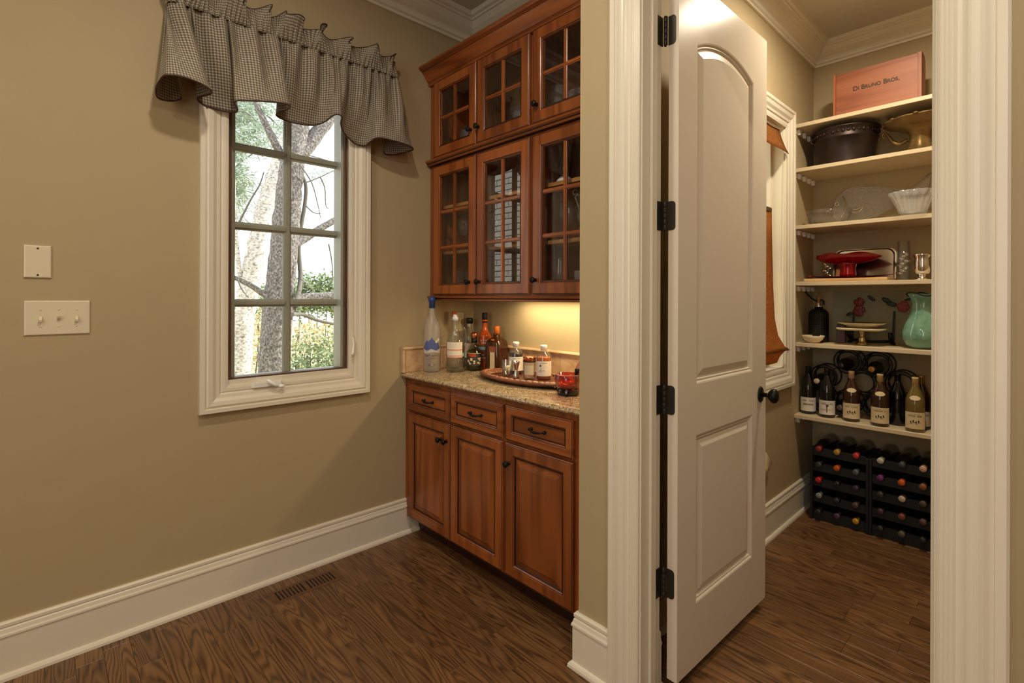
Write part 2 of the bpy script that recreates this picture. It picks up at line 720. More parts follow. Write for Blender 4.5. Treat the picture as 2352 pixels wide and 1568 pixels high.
def plank(length):
    key = round(length, 3)
    if key not in plank_mesh:
        b = 0.0010
        mb = MB()
        w, l = PW / 2 - 0.0003, length / 2 - 0.0003
        mb.rings([[(-w, -l, -0.0125), (w, -l, -0.0125), (w, l, -0.0125), (-w, l, -0.0125)],
                  [(-w, -l, -b), (w, -l, -b), (w, l, -b), (-w, l, -b)],
                  [(-w + b, -l + b, 0), (w - b, -l + b, 0), (w - b, l - b, 0), (-w + b, l - b, 0)]], True, False, True, [0, 0, 0])
        plank_mesh[key] = mb.build('plank', 'floor')
        return plank_mesh[key], True
    return plank_mesh[key], False


x = 0.938 - PW * 20
while x < 3.9:
    xc = x + PW / 2
    y_end = 2.565 if xc < 2.0 else 1.10
    y0 = -0.35 if xc > 0.1 else 1.3
    y = y0 - random.choice((0.0, 0.2, 0.4, 0.6))
    while y < y_end - 0.01:
        L = random.choice((0.55, 0.75, 0.95, 1.15))
        if y + L > y_end:
            L = y_end - y
            if L < 0.04:
                break
            L = max(round(L / 0.05) * 0.05, 0.05)
        src, fresh = plank(L)
        o = src if fresh else src.copy()
        if not fresh:
            COL.objects.link(o)
        o.parent = fl
        o.location = (xc, y + L / 2, random.uniform(-0.0003, 0.0))
        y += L
    x += PW

# ------------------------------------------------------------------ walls and ceilings
WX0, WX1, WZ0, WZ1 = 0.625, 1.215, 0.985, 2.455     # window opening
mb = MB()
mb.box((-3.6, YW, -0.12), (WX0, YW + 0.125, ZC + 0.1)).box((WX1, YW, -0.12), (2.19, YW + 0.125, ZC + 0.1))
mb.box((WX0, YW, -0.12), (WX1, YW + 0.125, WZ0)).box((WX0, YW, WZ1), (WX1, YW + 0.125, ZC + 0.1))
struct('wall_window', mb, 'wall', 'tan painted kitchen wall around the casement window')
struct('wall_nook', MB().box((XN, YN, 0), (2.19, YW, ZC + 0.1)), 'wall', 'tan back wall of the bar nook behind the cabinets')
mb = MB()
mb.box((XD, JL + 0.02, 0), (XP, YN, ZC)).box((XD, -3.6, 0), (XP, JR - 0.02, ZC)).box((XD, JR - 0.02, ZH + 0.02), (XP, JL + 0.02, ZC))
struct('wall_pantry_door', mb, 'wall', 'tan kitchen wall with the cased pantry doorway')
struct('wall_partition', MB().box((XP, YP, 0), (2.19, YN, ZC)), 'wall', 'tan partition between bar nook and pantry')
PX0, PX1, PZ0, PZ1 = 2.72, 3.29, 0.95, 2.40
mb = MB()
mb.box((2.19, YP, -0.12), (PX0, YP + 0.125, ZC)).box((PX1, YP, -0.12), (XB + 0.12, YP + 0.125, ZC))
mb.box((PX0, YP, -0.12), (PX1, YP + 0.125, PZ0)).box((PX0, YP, PZ1), (PX1, YP + 0.125, ZC))
struct('wall_pantry_window', mb, 'wall', 'tan pantry wall with the shaded window')
struct('wall_pantry_back', MB().box((XB, -0.55, -0.12), (XB + 0.12, YP, ZC)), 'wall', 'tan pantry wall behind the shelves')
struct('wall_pantry_side', MB().box((XP, -0.55, -0.12), (XB, -0.43, ZC)), 'wall', 'tan far side wall of the pantry')
struct('wall_rear', MB().box((-3.72, -3.6, -0.12), (-3.6, 2.69, ZC + 0.1)), 'wall')
struct('wall_side', MB().box((-3.6, -3.72, -0.12), (XD, -3.6, ZC + 0.1)), 'wall')
struct('ceiling', MB().box((-3.6, -3.6, ZC), (2.07, YW, ZC + 0.12)), 'ceiling', 'pale grey kitchen ceiling')
struct('ceiling_pantry', MB().box((XP, -0.43, ZP), (XB, YP, ZP + 0.07)), 'ceiling', 'pale grey pantry ceiling')

# crown mouldings
CR = [(0, 0), (0.015, 0.0), (0.018, 0.012), (0.012, 0.016), (0.026, 0.022), (0.031, 0.034), (0.029, 0.046), (0.036, 0.052), (0.052, 0.060), (0.074, 0.076),
      (0.090, 0.098), (0.093, 0.106), (0.104, 0.108), (0.106, 0.118), (0.122, 0.124), (0.130, 0.145), (0, 0.145)]


def crown(name, zb, pts, label, k=1.0):
    mb = MB()
    mb.mould([(a * k, b * k) for a, b in CR], [((p[0], p[1], zb), p[2], (0, 0, 1)) for p in pts])
    return struct(name, mb, 'white', label)


crown('trim_1', 2.985, [(-3.6, YW, (0, -1, 0)), (XN, YW, (-1, -1, 0)), (XN, YN, (-1, 0, 0))], 'white crown moulding around the kitchen and nook ceiling')
crown('trim_2', 2.929, [(XP, YP, (0, -1, 0)), (XB, YP, (-1, -1, 0)), (XB, -0.43, (-1, 0, 0))], 'white crown moulding around the pantry ceiling', 0.87)

# baseboards with shoe moulding
BB = [(0, 0), (0.030, 0), (0.029, 0.010), (0.024, 0.018), (0.016, 0.022), (0.016, 0.150), (0.020, 0.153), (0.0195, 0.160), (0.016, 0.166), (0.013, 0.178),
      (0.010, 0.182), (0.013, 0.187), (0.013, 0.197), (0.008, 0.203), (0, 0.203)]


def base(name, frames, label):
    return struct(name, MB().mould(BB, [((p[0], p[1], 0), p[2], (0, 0, 1)) for p in frames]), 'white', label)


base('baseboard_window', [(-3.6, YW, (0, -1, 0)), (1.66, YW, (0, -1, 0))], 'tall white baseboard under the window wall')
base('baseboard_column', [(XD, 1.052, (-1, 0, 0)), (XD, YN, (-1, 1, 0)), (1.60, YN, (0, 1, 0))], 'white baseboard wrapping the end of the door wall')
base('baseboard_pantry', [(XP, 0.93, (1, 0, 0)), (XP, YP, (1, -1, 0)), (XB, YP, (-1, -1, 0)), (XB, -0.43, (-1, 0, 0))], 'white baseboard along the pantry walls')
base('baseboard_door', [(XD, -3.6, (-1, 0, 0)), (XD, 0.075, (-1, 0, 0))], 'white baseboard beside the pantry doorway')

# ------------------------------------------------------------------ pantry doorway: jamb, stop, casings
CS = [(0, 0), (0, 0.010), (0.004, 0.0135), (0.008, 0.011), (0.012, 0.0145), (0.016, 0.012), (0.020, 0.0155), (0.0245, 0.013), (0.029, 0.0165), (0.033, 0.0125), (0.036, 0.0125),
      (0.041, 0.0145), (0.046, 0.0185), (0.051, 0.0235), (0.056, 0.0262), (0.062, 0.0270), (0.070, 0.0262), (0.078, 0.0238), (0.086, 0.0200), (0.092, 0.0180), (0.0935, 0.0172), (0.095, 0.0220),
      (0.097, 0.0232), (0.112, 0.0232), (0.117, 0.0185), (0.117, 0)]
mb = MB()
fr = [((XD, JL + 0.005, 0), (0, 1, 0), (-1, 0, 0)), ((XD, JL + 0.005, ZH), (0, 1, 1), (-1, 0, 0)), ((XD, JR - 0.005, ZH), (0, -1, 1), (-1, 0, 0)), ((XD, JR - 0.005, 0), (0, -1, 0), (-1, 0, 0))]
mb.mould([(a * 0.997, b) for a, b in CS], fr)
struct('trim_3', mb, 'white', 'fluted white casing around the pantry doorway')
mb = MB()
mb.box((XD - 0.001, JL, 0), (XP + 0.001, JL + 0.02, ZH)).box((XD - 0.001, JR - 0.02, 0), (XP + 0.001, JR, ZH)).box((XD - 0.001, JR - 0.02, ZH), (XP + 0.001, JL + 0.02, ZH + 0.02))
mb.box((1.512, JL - 0.012, 0), (1.546, JL, ZH), bev=0.003).box((1.512, JR, 0), (1.546, JR + 0.012, ZH), bev=0.003)
struct('jamb', mb, 'white', 'white door jamb and stop of the pantry doorway')

# ------------------------------------------------------------------ the pantry door
ang = math.atan2(0.858 - 0.870, 0.752)
DW, DZ0, DZ1, DT = 0.752, 0.048, 2.508, 0.038
door = bpy.data.objects.new('door_1', None)
COL.objects.link(door)
door.location = (1.60, 0.870, 0)
door.rotation_euler = (0, 0, ang)
tag(door, 'beige two-panel arch-top pantry door standing open', None, None, 'structure')


def outline(s0, s1, z0, z1, arch, ins, depth, side, n=18):
    """ring of a door panel; arch = rise of the arched head"""
    a, b = s0 + ins, s1 - ins
    pts = [(a, z0 + ins), (b, z0 + ins)]
    if arch:
        w = (s1 - s0) / 2
        R = (w * w + arch * arch) / (2 * arch)
        zc = z1 + arch - R
        r = R - ins
        w2 = w - ins
        t0 = math.asin(w2 / r)
        c = (s0 + s1) / 2
        for k in range(n + 1):
            t = t0 - 2 * t0 * k / n
            pts.append((c + r * math.sin(t), zc + r * math.cos(t)))
    else:
        pts += [(b, z1 - ins), (a, z1 - ins)]
    return [(p[0], -depth if side > 0 else DT + depth, p[1]) for p in pts]


mb = MB()
PANELS = [(0.128, 0.613, 0.271, 0.877, 0), (0.128, 0.613, 1.060, 2.280, 0.058)]
SPL = 0.968
for side in (1, -1):
    for (s0, s1, z0, z1, arch), (rz0, rz1) in zip(PANELS, ((DZ0, SPL), (SPL, DZ1))):
        ring0 = outline(s0, s1, z0, z1, arch, 0, 0, side)
        outer = [(0.0, ring0[0][1], rz0), (DW, ring0[0][1], rz0)]
        if arch:
            for p in ring0[2:]:
                u = (p[0] - s0) / (s1 - s0)
                outer.append((u * DW, p[1], rz1))
        else:
            outer += [(DW, ring0[0][1], rz1), (0.0, ring0[0][1], rz1)]
        steps = [(0.005, -0.0015), (0.010, -0.0075), (0.0155, -0.0055), (0.021, -0.011)]
        mb.rings([outer, ring0] + [outline(s0, s1, z0, z1, arch, i, d, side) for i, d in steps])
# edges of the slab
for quad in ([(0, 0, DZ0), (0, DT, DZ0), (0, DT, DZ1), (0, 0, DZ1)], [(DW, 0, DZ0), (DW, DT, DZ0), (DW, DT, DZ1), (DW, 0, DZ1)],
             [(0, 0, DZ0), (DW, 0, DZ0), (DW, DT, DZ0), (0, DT, DZ0)], [(0, 0, DZ1), (DW, 0, DZ1), (DW, DT, DZ1), (0, DT, DZ1)]):
    i = mb.addv(quad)
    mb.face((i, i + 1, i + 2, i + 3))
mb.build('door_slab', 'doorpaint', door, world=False)
for (s0, s1, z0, z1, arch) in PANELS:
    pm = MB()
    for side in (1, -1):
        pm.rings([outline(s0, s1, z0, z1, arch, i, d, side) for i, d in ((0.021, -0.011), (0.026, -0.011), (0.050, -0.003), (0.052, -0.0025))], True, False, True)
    pm.build('panel', 'doorpaint', door, world=False)
for zc in (2.298, 1.655, 1.016, 0.380):
    hg = MB()
    hl = []
    # leaf on the door edge with rounded corners
    r = 0.012
    pts = [(0.002, -0.05), (0.026 - r + 0.004, -0.05)]
    for k in range(5):
        t = -PI / 2 + PI / 2 * k / 4
        pts.append((0.030 - r + r * math.cos(t), -0.05 + r + r * math.sin(t)))
    for k in range(5):
        t = PI / 2 * k / 4
        pts.append((0.030 - r + r * math.cos(t), 0.05 - r + r * math.sin(t)))
    pts.append((0.002, 0.05))
    # the edge of the door faces -x; local y grows towards the hinge pin
    lf = [(-0.0025, DT - p[0] + 0.003, zc + p[1]) for p in pts]
    lb = [(0.0005, DT - p[0] + 0.003, zc + p[1]) for p in pts]
    hg.rings([lb, lf], True, False, True)
    ho = hg.build('hinge', 'hinge', door, world=False)
    kn = MB()
    kx, ky = -0.008, DT + 0.009
    for k in range(5):
        z0 = zc - 0.05 + 0.02 * k
        kn.lathe([(0.0055, z0 + 0.0008), (0.0064, z0 + 0.002), (0.0064, z0 + 0.0185), (0.0055, z0 + 0.0195)], 14, (kx, ky, 0))
    kn.lathe([(0, zc - 0.054), (0.004, zc - 0.053), (0.004, zc + 0.053), (0, zc + 0.054)], 12, (kx, ky, 0))
    kn.box((kx - 0.001, DT + 0.001, zc - 0.05), (kx + 0.002, ky, zc + 0.05))
    kn.build('hinge_knuckle', 'hinge', ho, world=False)
    # leaf on the jamb rebate
    jl = MB().box((-0.040, JL - 0.870 - 0.0025 - 0.0005, zc - 0.05), (kx + 0.001, JL - 0.870 - 0.0006, zc + 0.05))
    jl.build('jamb_leaf', 'hinge', ho, world=False)
for side in (1, -1):
    kb = MB()
    s, zc = 0.690, 0.953
    yo = 0 if side > 0 else DT
    def KP(mbx, prof, kx_, kz_):
        rr = []
        for d, rr_ in prof:
            rr.append([(s + kx_ * rr_ * math.cos(2 * PI * j / 24), yo - side * d, zc + kz_ * rr_ * math.sin(2 * PI * j / 24)) for j in range(24)])
        mbx.rings(rr, True, True, True, [0] * len(rr), True)
    KP(kb, [(0, 0.030), (0.004, 0.030), (0.008, 0.026), (0.009, 0.012)], 0.85, 1.15)
    KP(kb, [(0.009, 0.010), (0.030, 0.009), (0.036, 0.012)], 1, 1)
    KP(kb, [(0.034, 0.006), (0.038, 0.016), (0.046, 0.025), (0.056, 0.0285), (0.066, 0.026), (0.073, 0.018), (0.076, 0.004)], 0.85, 1.1)
    kb.build('door_knob', 'bronze', door, world=False)

# ------------------------------------------------------------------ casement window
win = bpy.data.objects.new('window_1', None)
COL.objects.link(win)
win.location = (0.92, YW, 0.985)
tag(win, 'white cased casement window with brown sash and eight panes', None, None, 'structure')
WC = [(0, -0.002), (0, 0.012), (0.012, 0.015), (0.024, 0.015), (0.030, 0.012), (0.036, 0.018), (0.050, 0.020), (0.064, 0.0285), (0.082, 0.032), (0.090, 0.026), (0.094, 0.026),
      (0.096, 0.033), (0.112, 0.033), (0.115, 0.028), (0.115, 0)]


def rect_frame(prof, x0, x1, z0, z1, y, ydir):
    """profile a = outwards in the wall plane, b = off the wall"""
    W = (0, ydir, 0)
    return MB().mould(prof, [((x0, y, z0), (-1, 0, -1), W), ((x1, y, z0), (1, 0, -1), W), ((x1, y, z1), (1, 0, 1), W), ((x0, y, z1), (-1, 0, 1), W)], True)


rect_frame(WC, 0.634, 1.212, 0.965, 2.452, YW, -1).build('casing', 'white', win)
# bottom apron strip between sash and casing
MB().box((0.634, YW - 0.006, 0.962), (1.212, YW + 0.03, 0.988)).build('sill_strip', 'white', win)
# jamb liner
mb = MB()
for lo, hi in (((0.617, YW - 0.001, 0.978), (0.634, YW + 0.13, 2.462)), ((1.212, YW - 0.001, 0.978), (1.225, YW + 0.13, 2.462)), ((0.617, YW - 0.001, 2.452), (1.225, YW + 0.13, 2.468)), ((0.617, YW, 0.972), (1.225, YW + 0.13, 0.987))):
    mb.box(lo, hi)
mb.build('jamb_liner', 'white', win)
# brown wooden stop, then the sash set back
rect_frame([(0, 0), (0, 0.05), (0.018, 0.05), (0.018, 0)], 0.652, 1.196, 0.996, 2.440, YW + 0.06, -1).build('window_stop', 'sashwood', win)
GX0, GX1, GZ0, GZ1, GY = 0.672, 1.184, 0.992, 2.440, 2.662
sash = rect_frame([(0, -0.02), (0, 0.066), (0.012, 0.070), (0.024, 0.070), (0.024, -0.02)], GX0, GX1, GZ0, GZ1, GY, -1).build('sash', 'muntin', win)
MUNX = 0.928
MUNZ = [1.339, 1.708, 2.084]
xs = [GX0, MUNX, GX1]
zs = [GZ0] + MUNZ + [GZ1]


def bar_prof(w, d):
    return [(-w / 2, 0), (-w / 2, d * 0.35), (-w / 4, d * 0.55), (-w / 5, d), (w / 5, d), (w / 4, d * 0.55), (w / 2, d * 0.35), (w / 2, 0)]


mb = MB()
for yd in (-1, 1):
    mb.mould(bar_prof(0.037, 0.016), [((MUNX, GY + 0.003 * yd, GZ0), (1, 0, 0), (0, yd, 0)), ((MUNX, GY + 0.003 * yd, GZ1), (1, 0, 0), (0, yd, 0))])
mb.build('muntin', 'muntin', sash)
for z in MUNZ:
    for xa, xb in ((GX0, MUNX - 0.012), (MUNX + 0.012, GX1)):
        mb = MB()
        for yd in (-1, 1):
            mb.mould(bar_prof(0.037, 0.0155), [((xa, GY + 0.003 * yd, z), (0, 0, 1), (0, yd, 0)), ((xb, GY + 0.003 * yd, z), (0, 0, 1), (0, yd, 0))])
        mb.build('muntin', 'muntin', sash)
for i in range(2):
    for j in range(4):
        MB().box((xs[i] + 0.004, GY - 0.002, zs[j] + 0.004), (xs[i + 1] - 0.004, GY + 0.002, zs[j + 1] - 0.004)).build('pane', 'winglass', sash)
# crank
ck = MB()
ck.mould([(-0.068, 0), (-0.066, 0.012), (-0.060, 0.017), (0.060, 0.017), (0.066, 0.012), (0.068, 0)],
         [((0.800, YW - 0.010, 0.944), (1, 0, 0), (0, -1, 0)), ((0.800, YW - 0.010, 0.966), (1, 0, 0), (0, -1, 0))])
cr = ck.build('crank_base', 'whiteplastic', win)
arm = MB()
arm.tube([(0.800, YW - 0.024, 0.972), (0.806, YW - 0.040, 0.966), (0.828, YW - 0.042, 0.950), (0.842, YW - 0.040, 0.940)], [0.006, 0.008, 0.0075, 0.006], 10)
arm.ball((0.858, YW - 0.040, 0.940), (0.014, 0.010, 0.009))
arm.build('crank_handle', 'whiteplastic', cr)
lv = MB()
lv.box((1.222, YW - 0.018, 1.05), (1.238, YW - 0.012, 1.17), bev=0.002)
lk = lv.build('lock_plate', 'white', win)
MB().tube([(1.230, YW - 0.020, 1.155), (1.232, YW - 0.026, 1.12), (1.224, YW - 0.036, 1.075), (1.218, YW - 0.040, 1.062)], [0.004, 0.005, 0.006, 0.008], 8).build('lock_lever', 'whiteplastic', lk)

# ------------------------------------------------------------------ valance
HEM = [(0.447, 2.555, 2.236), (0.443, 2.535, 2.208), (0.404, 2.53, 2.189), (0.359, 2.5, 2.183), (0.349, 2.46, 2.21), (0.36, 2.4, 2.234), (0.371, 2.36, 2.233), (0.413, 2.34, 2.234), (0.47, 2.34, 2.228), (0.517, 2.36, 2.218),
       (0.532, 2.42, 2.222), (0.514, 2.49, 2.226), (0.504, 2.52, 2.221), (0.531, 2.53, 2.205), (0.591, 2.53, 2.199), (0.646, 2.52, 2.199), (0.648, 2.47, 2.198), (0.624, 2.42, 2.204), (0.624, 2.39, 2.209), (0.675, 2.375, 2.219),
       (0.741, 2.37, 2.232), (0.809, 2.375, 2.244), (0.846, 2.39, 2.245), (0.85, 2.44, 2.243), (0.822, 2.5, 2.23), (0.853, 2.52, 2.221), (0.918, 2.53, 2.219), (1.006, 2.53, 2.228), (1.054, 2.5, 2.25), (1.074, 2.46, 2.272),
       (1.088, 2.43, 2.278), (1.113, 2.43, 2.272), (1.12, 2.46, 2.246), (1.155, 2.5, 2.219), (1.2, 2.52, 2.196), (1.235, 2.53, 2.184), (1.28, 2.52, 2.181), (1.289, 2.47, 2.194), (1.299, 2.43, 2.206), (1.33, 2.41, 2.208),
       (1.418, 2.4, 2.203), (1.491, 2.41, 2.198), (1.532, 2.44, 2.195), (1.512, 2.49, 2.187), (1.464, 2.53, 2.173), (1.422, 2.548, 2.169), (1.415, 2.555, 2.19)]


def spline(pts, per=8):
    P = [V(p) for p in pts]
    out = []
    for i in range(len(P) - 1):
        a, b, c, d = P[max(i - 1, 0)], P[i], P[i + 1], P[min(i + 2, len(P) - 1)]
        for k in range(per):
            t = k / per
            out.append(0.5 * ((2 * b) + (c - a) * t + (2 * a - 5 * b + 4 * c - d) * t * t + (3 * b - a - 3 * c + d) * t ** 3))
    out.append(P[-1])
    return out


hem = spline(HEM, 9)
acc = [0.0]
for i in range(1, len(hem)):
    acc.append(acc[-1] + (hem[i] - hem[i - 1]).length)
TOT = acc[-1]
# the gathered line on the rod: returns at both ends
ROD = [V((0.392, 2.555, 2.60)), V((0.392, 2.505, 2.60)), V((0.405, 2.487, 2.60)), V((1.455, 2.487, 2.60)), V((1.470, 2.505, 2.60)), V((1.470, 2.555, 2.60))]
ra = [0.0]
for i in range(1, len(ROD)):
    ra.append(ra[-1] + (ROD[i] - ROD[i - 1]).length)


def rod_at(u):
    d = u * ra[-1]
    for i in range(1, len(ROD)):
        if d <= ra[i] + 1e-9:
            return ROD[i - 1].lerp(ROD[i], (d - ra[i - 1]) / (ra[i] - ra[i - 1]))
    return ROD[-1].copy()


val = thing('window_valance', 'brown and cream gingham valance gathered on a rod above the kitchen window', 'valance', (0.93, 2.565, 2.60))
SUB = len(hem)
# map hem parameter to rod parameter through x so the cloth hangs straight down
rodu = []
mx = 0.0
for i, p in enumerate(hem):
    u = acc[i] / TOT
    ux = min(max((p.x - 0.39) / (1.475 - 0.39), 0), 1)
    w = 0.75 * ux + 0.25 * u
    mx = max(mx, w)
    rodu.append(mx)
mn = rodu[0]
rodu = [(r - mn) / (rodu[-1] - mn) for r in rodu]
for _ in range(40):
    rodu = [rodu[0]] + [(rodu[i - 1] + rodu[i] * 2 + rodu[i + 1]) / 4 for i in range(1, SUB - 1)] + [rodu[-1]]
NV = 26
mb = MB()
mb.uv = []
rows = []
for k in range(NV + 1):
    t = k / NV          # 0 at the rod, 1 at the hem
    row = []
    for i in range(SUB):
        a = rod_at(rodu[i])
        b = hem[i]
        w = t ** 1.25
        p = V((a.x * (1 - w) + b.x * w, a.y * (1 - w) + b.y * w, a.z * (1 - t) + b.z * t))
        s = acc[i]
        fold = (0.5 * math.sin(s * 2 * PI / 0.085 + 1.1) + 0.35 * math.sin(s * 2 * PI / 0.051 + 4 * math.sin(s * 3))) * (1 - t) ** 1.6
        wv = math.sin(s * 2 * PI / 0.125 + 3 + 2 * math.sin(s * 5))
        bump = 0.016 * fold + 0.022 * (abs(wv) ** 0.7 * (1 if wv > 0 else -1)) * (math.sin(PI * t ** 0.7) ** 1.3) * (1 - 0.45 * t)
        p.y -= bump + 0.020 * math.sin(PI * min(1, t * 1.1)) ** 1.2 * (0.6 + 0.4 * math.sin(s * 9))
        row.append(p)
        mb.uv.append((s, p.z * 1.02 + 0.0))
    rows.append(row)
mb.rings(rows, False, mats=[0] * (NV + 1), smooth=True)
cl = mb.build('valance_skirt', 'gingham', val)
sol = cl.modifiers.new('thick', 'SOLIDIFY')
sol.thickness = 0.002
# ruffled header and rod pocket
mb = MB()
mb.uv = []
rows = []
NU = 620
rgh = random.Random(8)
KN = 34
kn = [rgh.uniform(-1, 1) for _ in range(KN + 2)]


def wob1(u, table, f):
    q = u * f
    i = int(q)
    t = q - i
    t = t * t * (3 - 2 * t)
    return table[i % KN] * (1 - t) + table[(i + 1) % KN] * t


for k in range(12):
    t = k / 11
    row = []
    for i in range(NU + 1):
        u = i / NU
        a = rod_at(u)
        s = u * 2.9
        nx = -1 if u < 0.03 else 1 if u > 0.97 else 0
        ph = 2 * PI * (u * 9.0 + 0.40 * wob1(u, kn, 14))
        big = math.sin(ph)
        tight = 0.5 * math.sin(u * 2 * PI * 62 + 2 * wob1(u, kn, 20)) * (1 - t) ** 1.2
        flare = t ** 1.2
        z = a.z - 0.014 + 0.104 * t + (0.016 * math.sin(ph + 1.2) + 0.012 * wob1(u, kn, 23)) * t
        off = 0.006 + 0.012 * tight + flare * (0.018 + 0.032 * big + 0.010 * wob1(u + 0.3, kn, 30))
        dx = 0.040 * math.cos(ph) * flare * (0.8 + 0.5 * wob1(u, kn, 11))
        row.append(V((a.x + dx + 0.016 * nx * flare, min(a.y - off, 2.556), z)))
        mb.uv.append((s, z))
    rows.append(row)
mb.rings(rows, False, mats=[0] * 12, smooth=True)
hd = mb.build('valance_header', 'gingham', val)
sol = hd.modifiers.new('thick', 'SOLIDIFY')
sol.thickness = 0.002
MB().tube(rows[-1], 0.0032, 6).build('valance_piping', 'piping', val)
MB().tube(hem, 0.0036, 6).build('valance_piping', 'piping', val)
MB().tube([(0.396, 2.562, 2.60), (0.396, 2.51, 2.60), (0.41, 2.497, 2.60), (1.45, 2.497, 2.60), (1.466, 2.51, 2.60), (1.466, 2.562, 2.60)], 0.007, 8).build('curtain_rod', 'white', val)

# ------------------------------------------------------------------ switch plates, outlet, floor vent
sp = thing('switch_plate', 'ivory three-gang toggle switch plate on the window wall', 'switch', (0.0595, YW, 1.288))
mb = MB()


def plate(x0, x1, z0, z1, th=0.006):
    m = MB()
    b = 0.004
    m.rings([[(x0, YW, z0), (x1, YW, z0), (x1, YW, z1), (x0, YW, z1)],
             [(x0, YW - th * 0.45, z0), (x1, YW - th * 0.45, z0), (x1, YW - th * 0.45, z1), (x0, YW - th * 0.45, z1)],
             [(x0 + b * 0.4, YW - th * 0.85, z0 + b * 0.4), (x1 - b * 0.4, YW - th * 0.85, z0 + b * 0.4), (x1 - b * 0.4, YW - th * 0.85, z1 - b * 0.4), (x0 + b * 0.4, YW - th * 0.85, z1 - b * 0.4)],
             [(x0 + b, YW - th, z0 + b), (x1 - b, YW - th, z0 + b), (x1 - b, YW - th, z1 - b), (x0 + b, YW - th, z1 - b)]], True, False, True)
    return m


plate(-0.0335, 0.152, 1.224, 1.352).build('cover_plate', 'plate', sp)
for i, x in enumerate((0.0105, 0.0615, 0.1125)):
    MB().box((x - 0.006, YW - 0.0068, 1.272), (x + 0.006, YW - 0.0058, 1.298)).build('toggle_slot', 'cream', sp)
    up = i != 1
    tb = MB()
    dz = 0.004 if up else 0.002
    z0 = 1.2845
    tb.rings([[(x - 0.0045, YW - 0.006, z0 - 0.009), (x + 0.0045, YW - 0.006, z0 - 0.009), (x + 0.0045, YW - 0.006, z0 + 0.009), (x - 0.0045, YW - 0.006, z0 + 0.009)],
              [(x - 0.004, YW - 0.017, z0 + (-0.012 if up else 0.004)), (x + 0.004, YW - 0.017, z0 + (-0.012 if up else 0.004)), (x + 0.004, YW - 0.019, z0 + (-0.004 if up else 0.012)), (x - 0.004, YW - 0.019, z0 + (-0.004 if up else 0.012))]], True, False, True)
    tb.build('toggle', 'plate', sp)
    for z in (1.256, 1.318):
        MB().lathe([(0.0032, YW - 0.0056), (0.0032, YW - 0.0068), (0.002, YW - 0.0073)], 10, (x, 0, z), 'y').build('screw', 'plate', sp)
bp = thing('blank_plate', 'blank ivory wall plate above the three-gang switch', 'wall plate', (0.003, YW, 1.495))
plate(-0.0345, 0.0405, 1.436, 1.556, 0.007).build('cover_plate', 'plate', bp)
for z in (1.447, 1.545):
    MB().lathe([(0.0034, YW - 0.0066), (0.0034, YW - 0.0078), (0.002, YW - 0.0083)], 10, (0.003, 0, z), 'y').build('screw', 'hinge', bp)
op = thing('outlet_plate', 'cream outlet plate on the wall behind the bottles', 'outlet', (1.955, YW, 1.215))
plate(1.918, 1.990, 1.155, 1.272).build('cover_plate', 'cream', op)
for z in (1.192, 1.236):
    MB().lathe([(0.014, YW - 0.006), (0.014, YW - 0.0075), (0.012, YW - 0.008)], 14, (1.954, 0, z), 'y').build('socket', 'cream', op)

fv = thing('floor_vent', 'wooden slatted floor register let into the oak floor below the window', 'vent', (0.932, 2.41, 0))
mb = MB()
vx0, vx1, vy0, vy1 = 0.775, 1.092, 2.352, 2.468
mb.box((vx0, vy0, -0.010), (vx1, 2.372, 0.0022), bev=0.0015).box((vx0, 2.450, -0.010), (vx1, vy1, 0.0022), bev=0.0015)
mb.box((vx0, 2.372, -0.010), (0.801, 2.450, 0.0022)).box((1.064, 2.372, -0.010), (vx1, 2.450, 0.0022)).box((0.922, 2.372, -0.010), (0.942, 2.450, 0.0022))
mb.build('vent_frame', 'vent', fv)
MB().box((0.80, 2.371, -0.0120), (1.065, 2.451, 0.0004)).build('vent_well', 'black', fv)
for x0, x1 in ((0.801, 0.922), (0.942, 1.064)):
    for k in range(7):
        xx = x0 + (x1 - x0) * (k + 0.85) / 7.6
        MB().box((xx - 0.0045, 2.372, -0.008), (xx + 0.0045, 2.450, 0.0018)).build('slat', 'vent', fv)

# ------------------------------------------------------------------ cabinets
ZK = -1


def rect_ring(y0, y1, z0, z1, ins, x):
    return [(x, y1 - ins, z0 + ins), (x, y0 + ins, z0 + ins), (x, y0 + ins, z1 - ins), (x, y1 - ins, z1 - ins)]


def panel_front(name, parent, xf, y0, y1, z0, z1, th, frame, raised=True, horiz=False):
    """mitred frame with an inner ogee, dark glaze in the grooves, raised centre"""
    mats = ['cherry_h' if horiz else 'cherry', 'glaze']
    mb = MB()
    b = [(0.0, th), (0.0, 0.004), (0.0025, 0.0016), (0.0055, 0.0012), (0.0075, 0.0), (frame - 0.006, 0.0), (frame - 0.003, 0.0018), (frame, 0.0014), (frame + 0.004, 0.0062), (frame + 0.007, 0.0068), (frame + 0.0095, 0.0115)]
    ms = [0, 0, 1, 0, 0, 0, 1, 0, 1, 1, 1]
    mb.rings([rect_ring(y0, y1, z0, z1, i, xf + d) for i, d in b], True, False, False, ms)
    o = mb.build(name, mats, parent)
    pm = MB()
    i0 = frame + 0.0085
    if raised:
        st = [(i0, 0.0118), (i0 + 0.004, 0.0112), (i0 + 0.026, 0.0038), (i0 + 0.0275, 0.0046), (i0 + 0.029, 0.0036)]
        pm.rings([rect_ring(y0, y1, z0, z1, i, xf + d) for i, d in st], True, False, True, [0, 0, 1, 0, 0])
    else:
        st = [(i0, 0.0115), (i0 + 0.001, 0.0105)]
        pm.rings([rect_ring(y0, y1, z0, z1, i, xf + d) for i, d in st], True, False, True, [0, 0])
    pm.build('panel', mats, o)
    return o


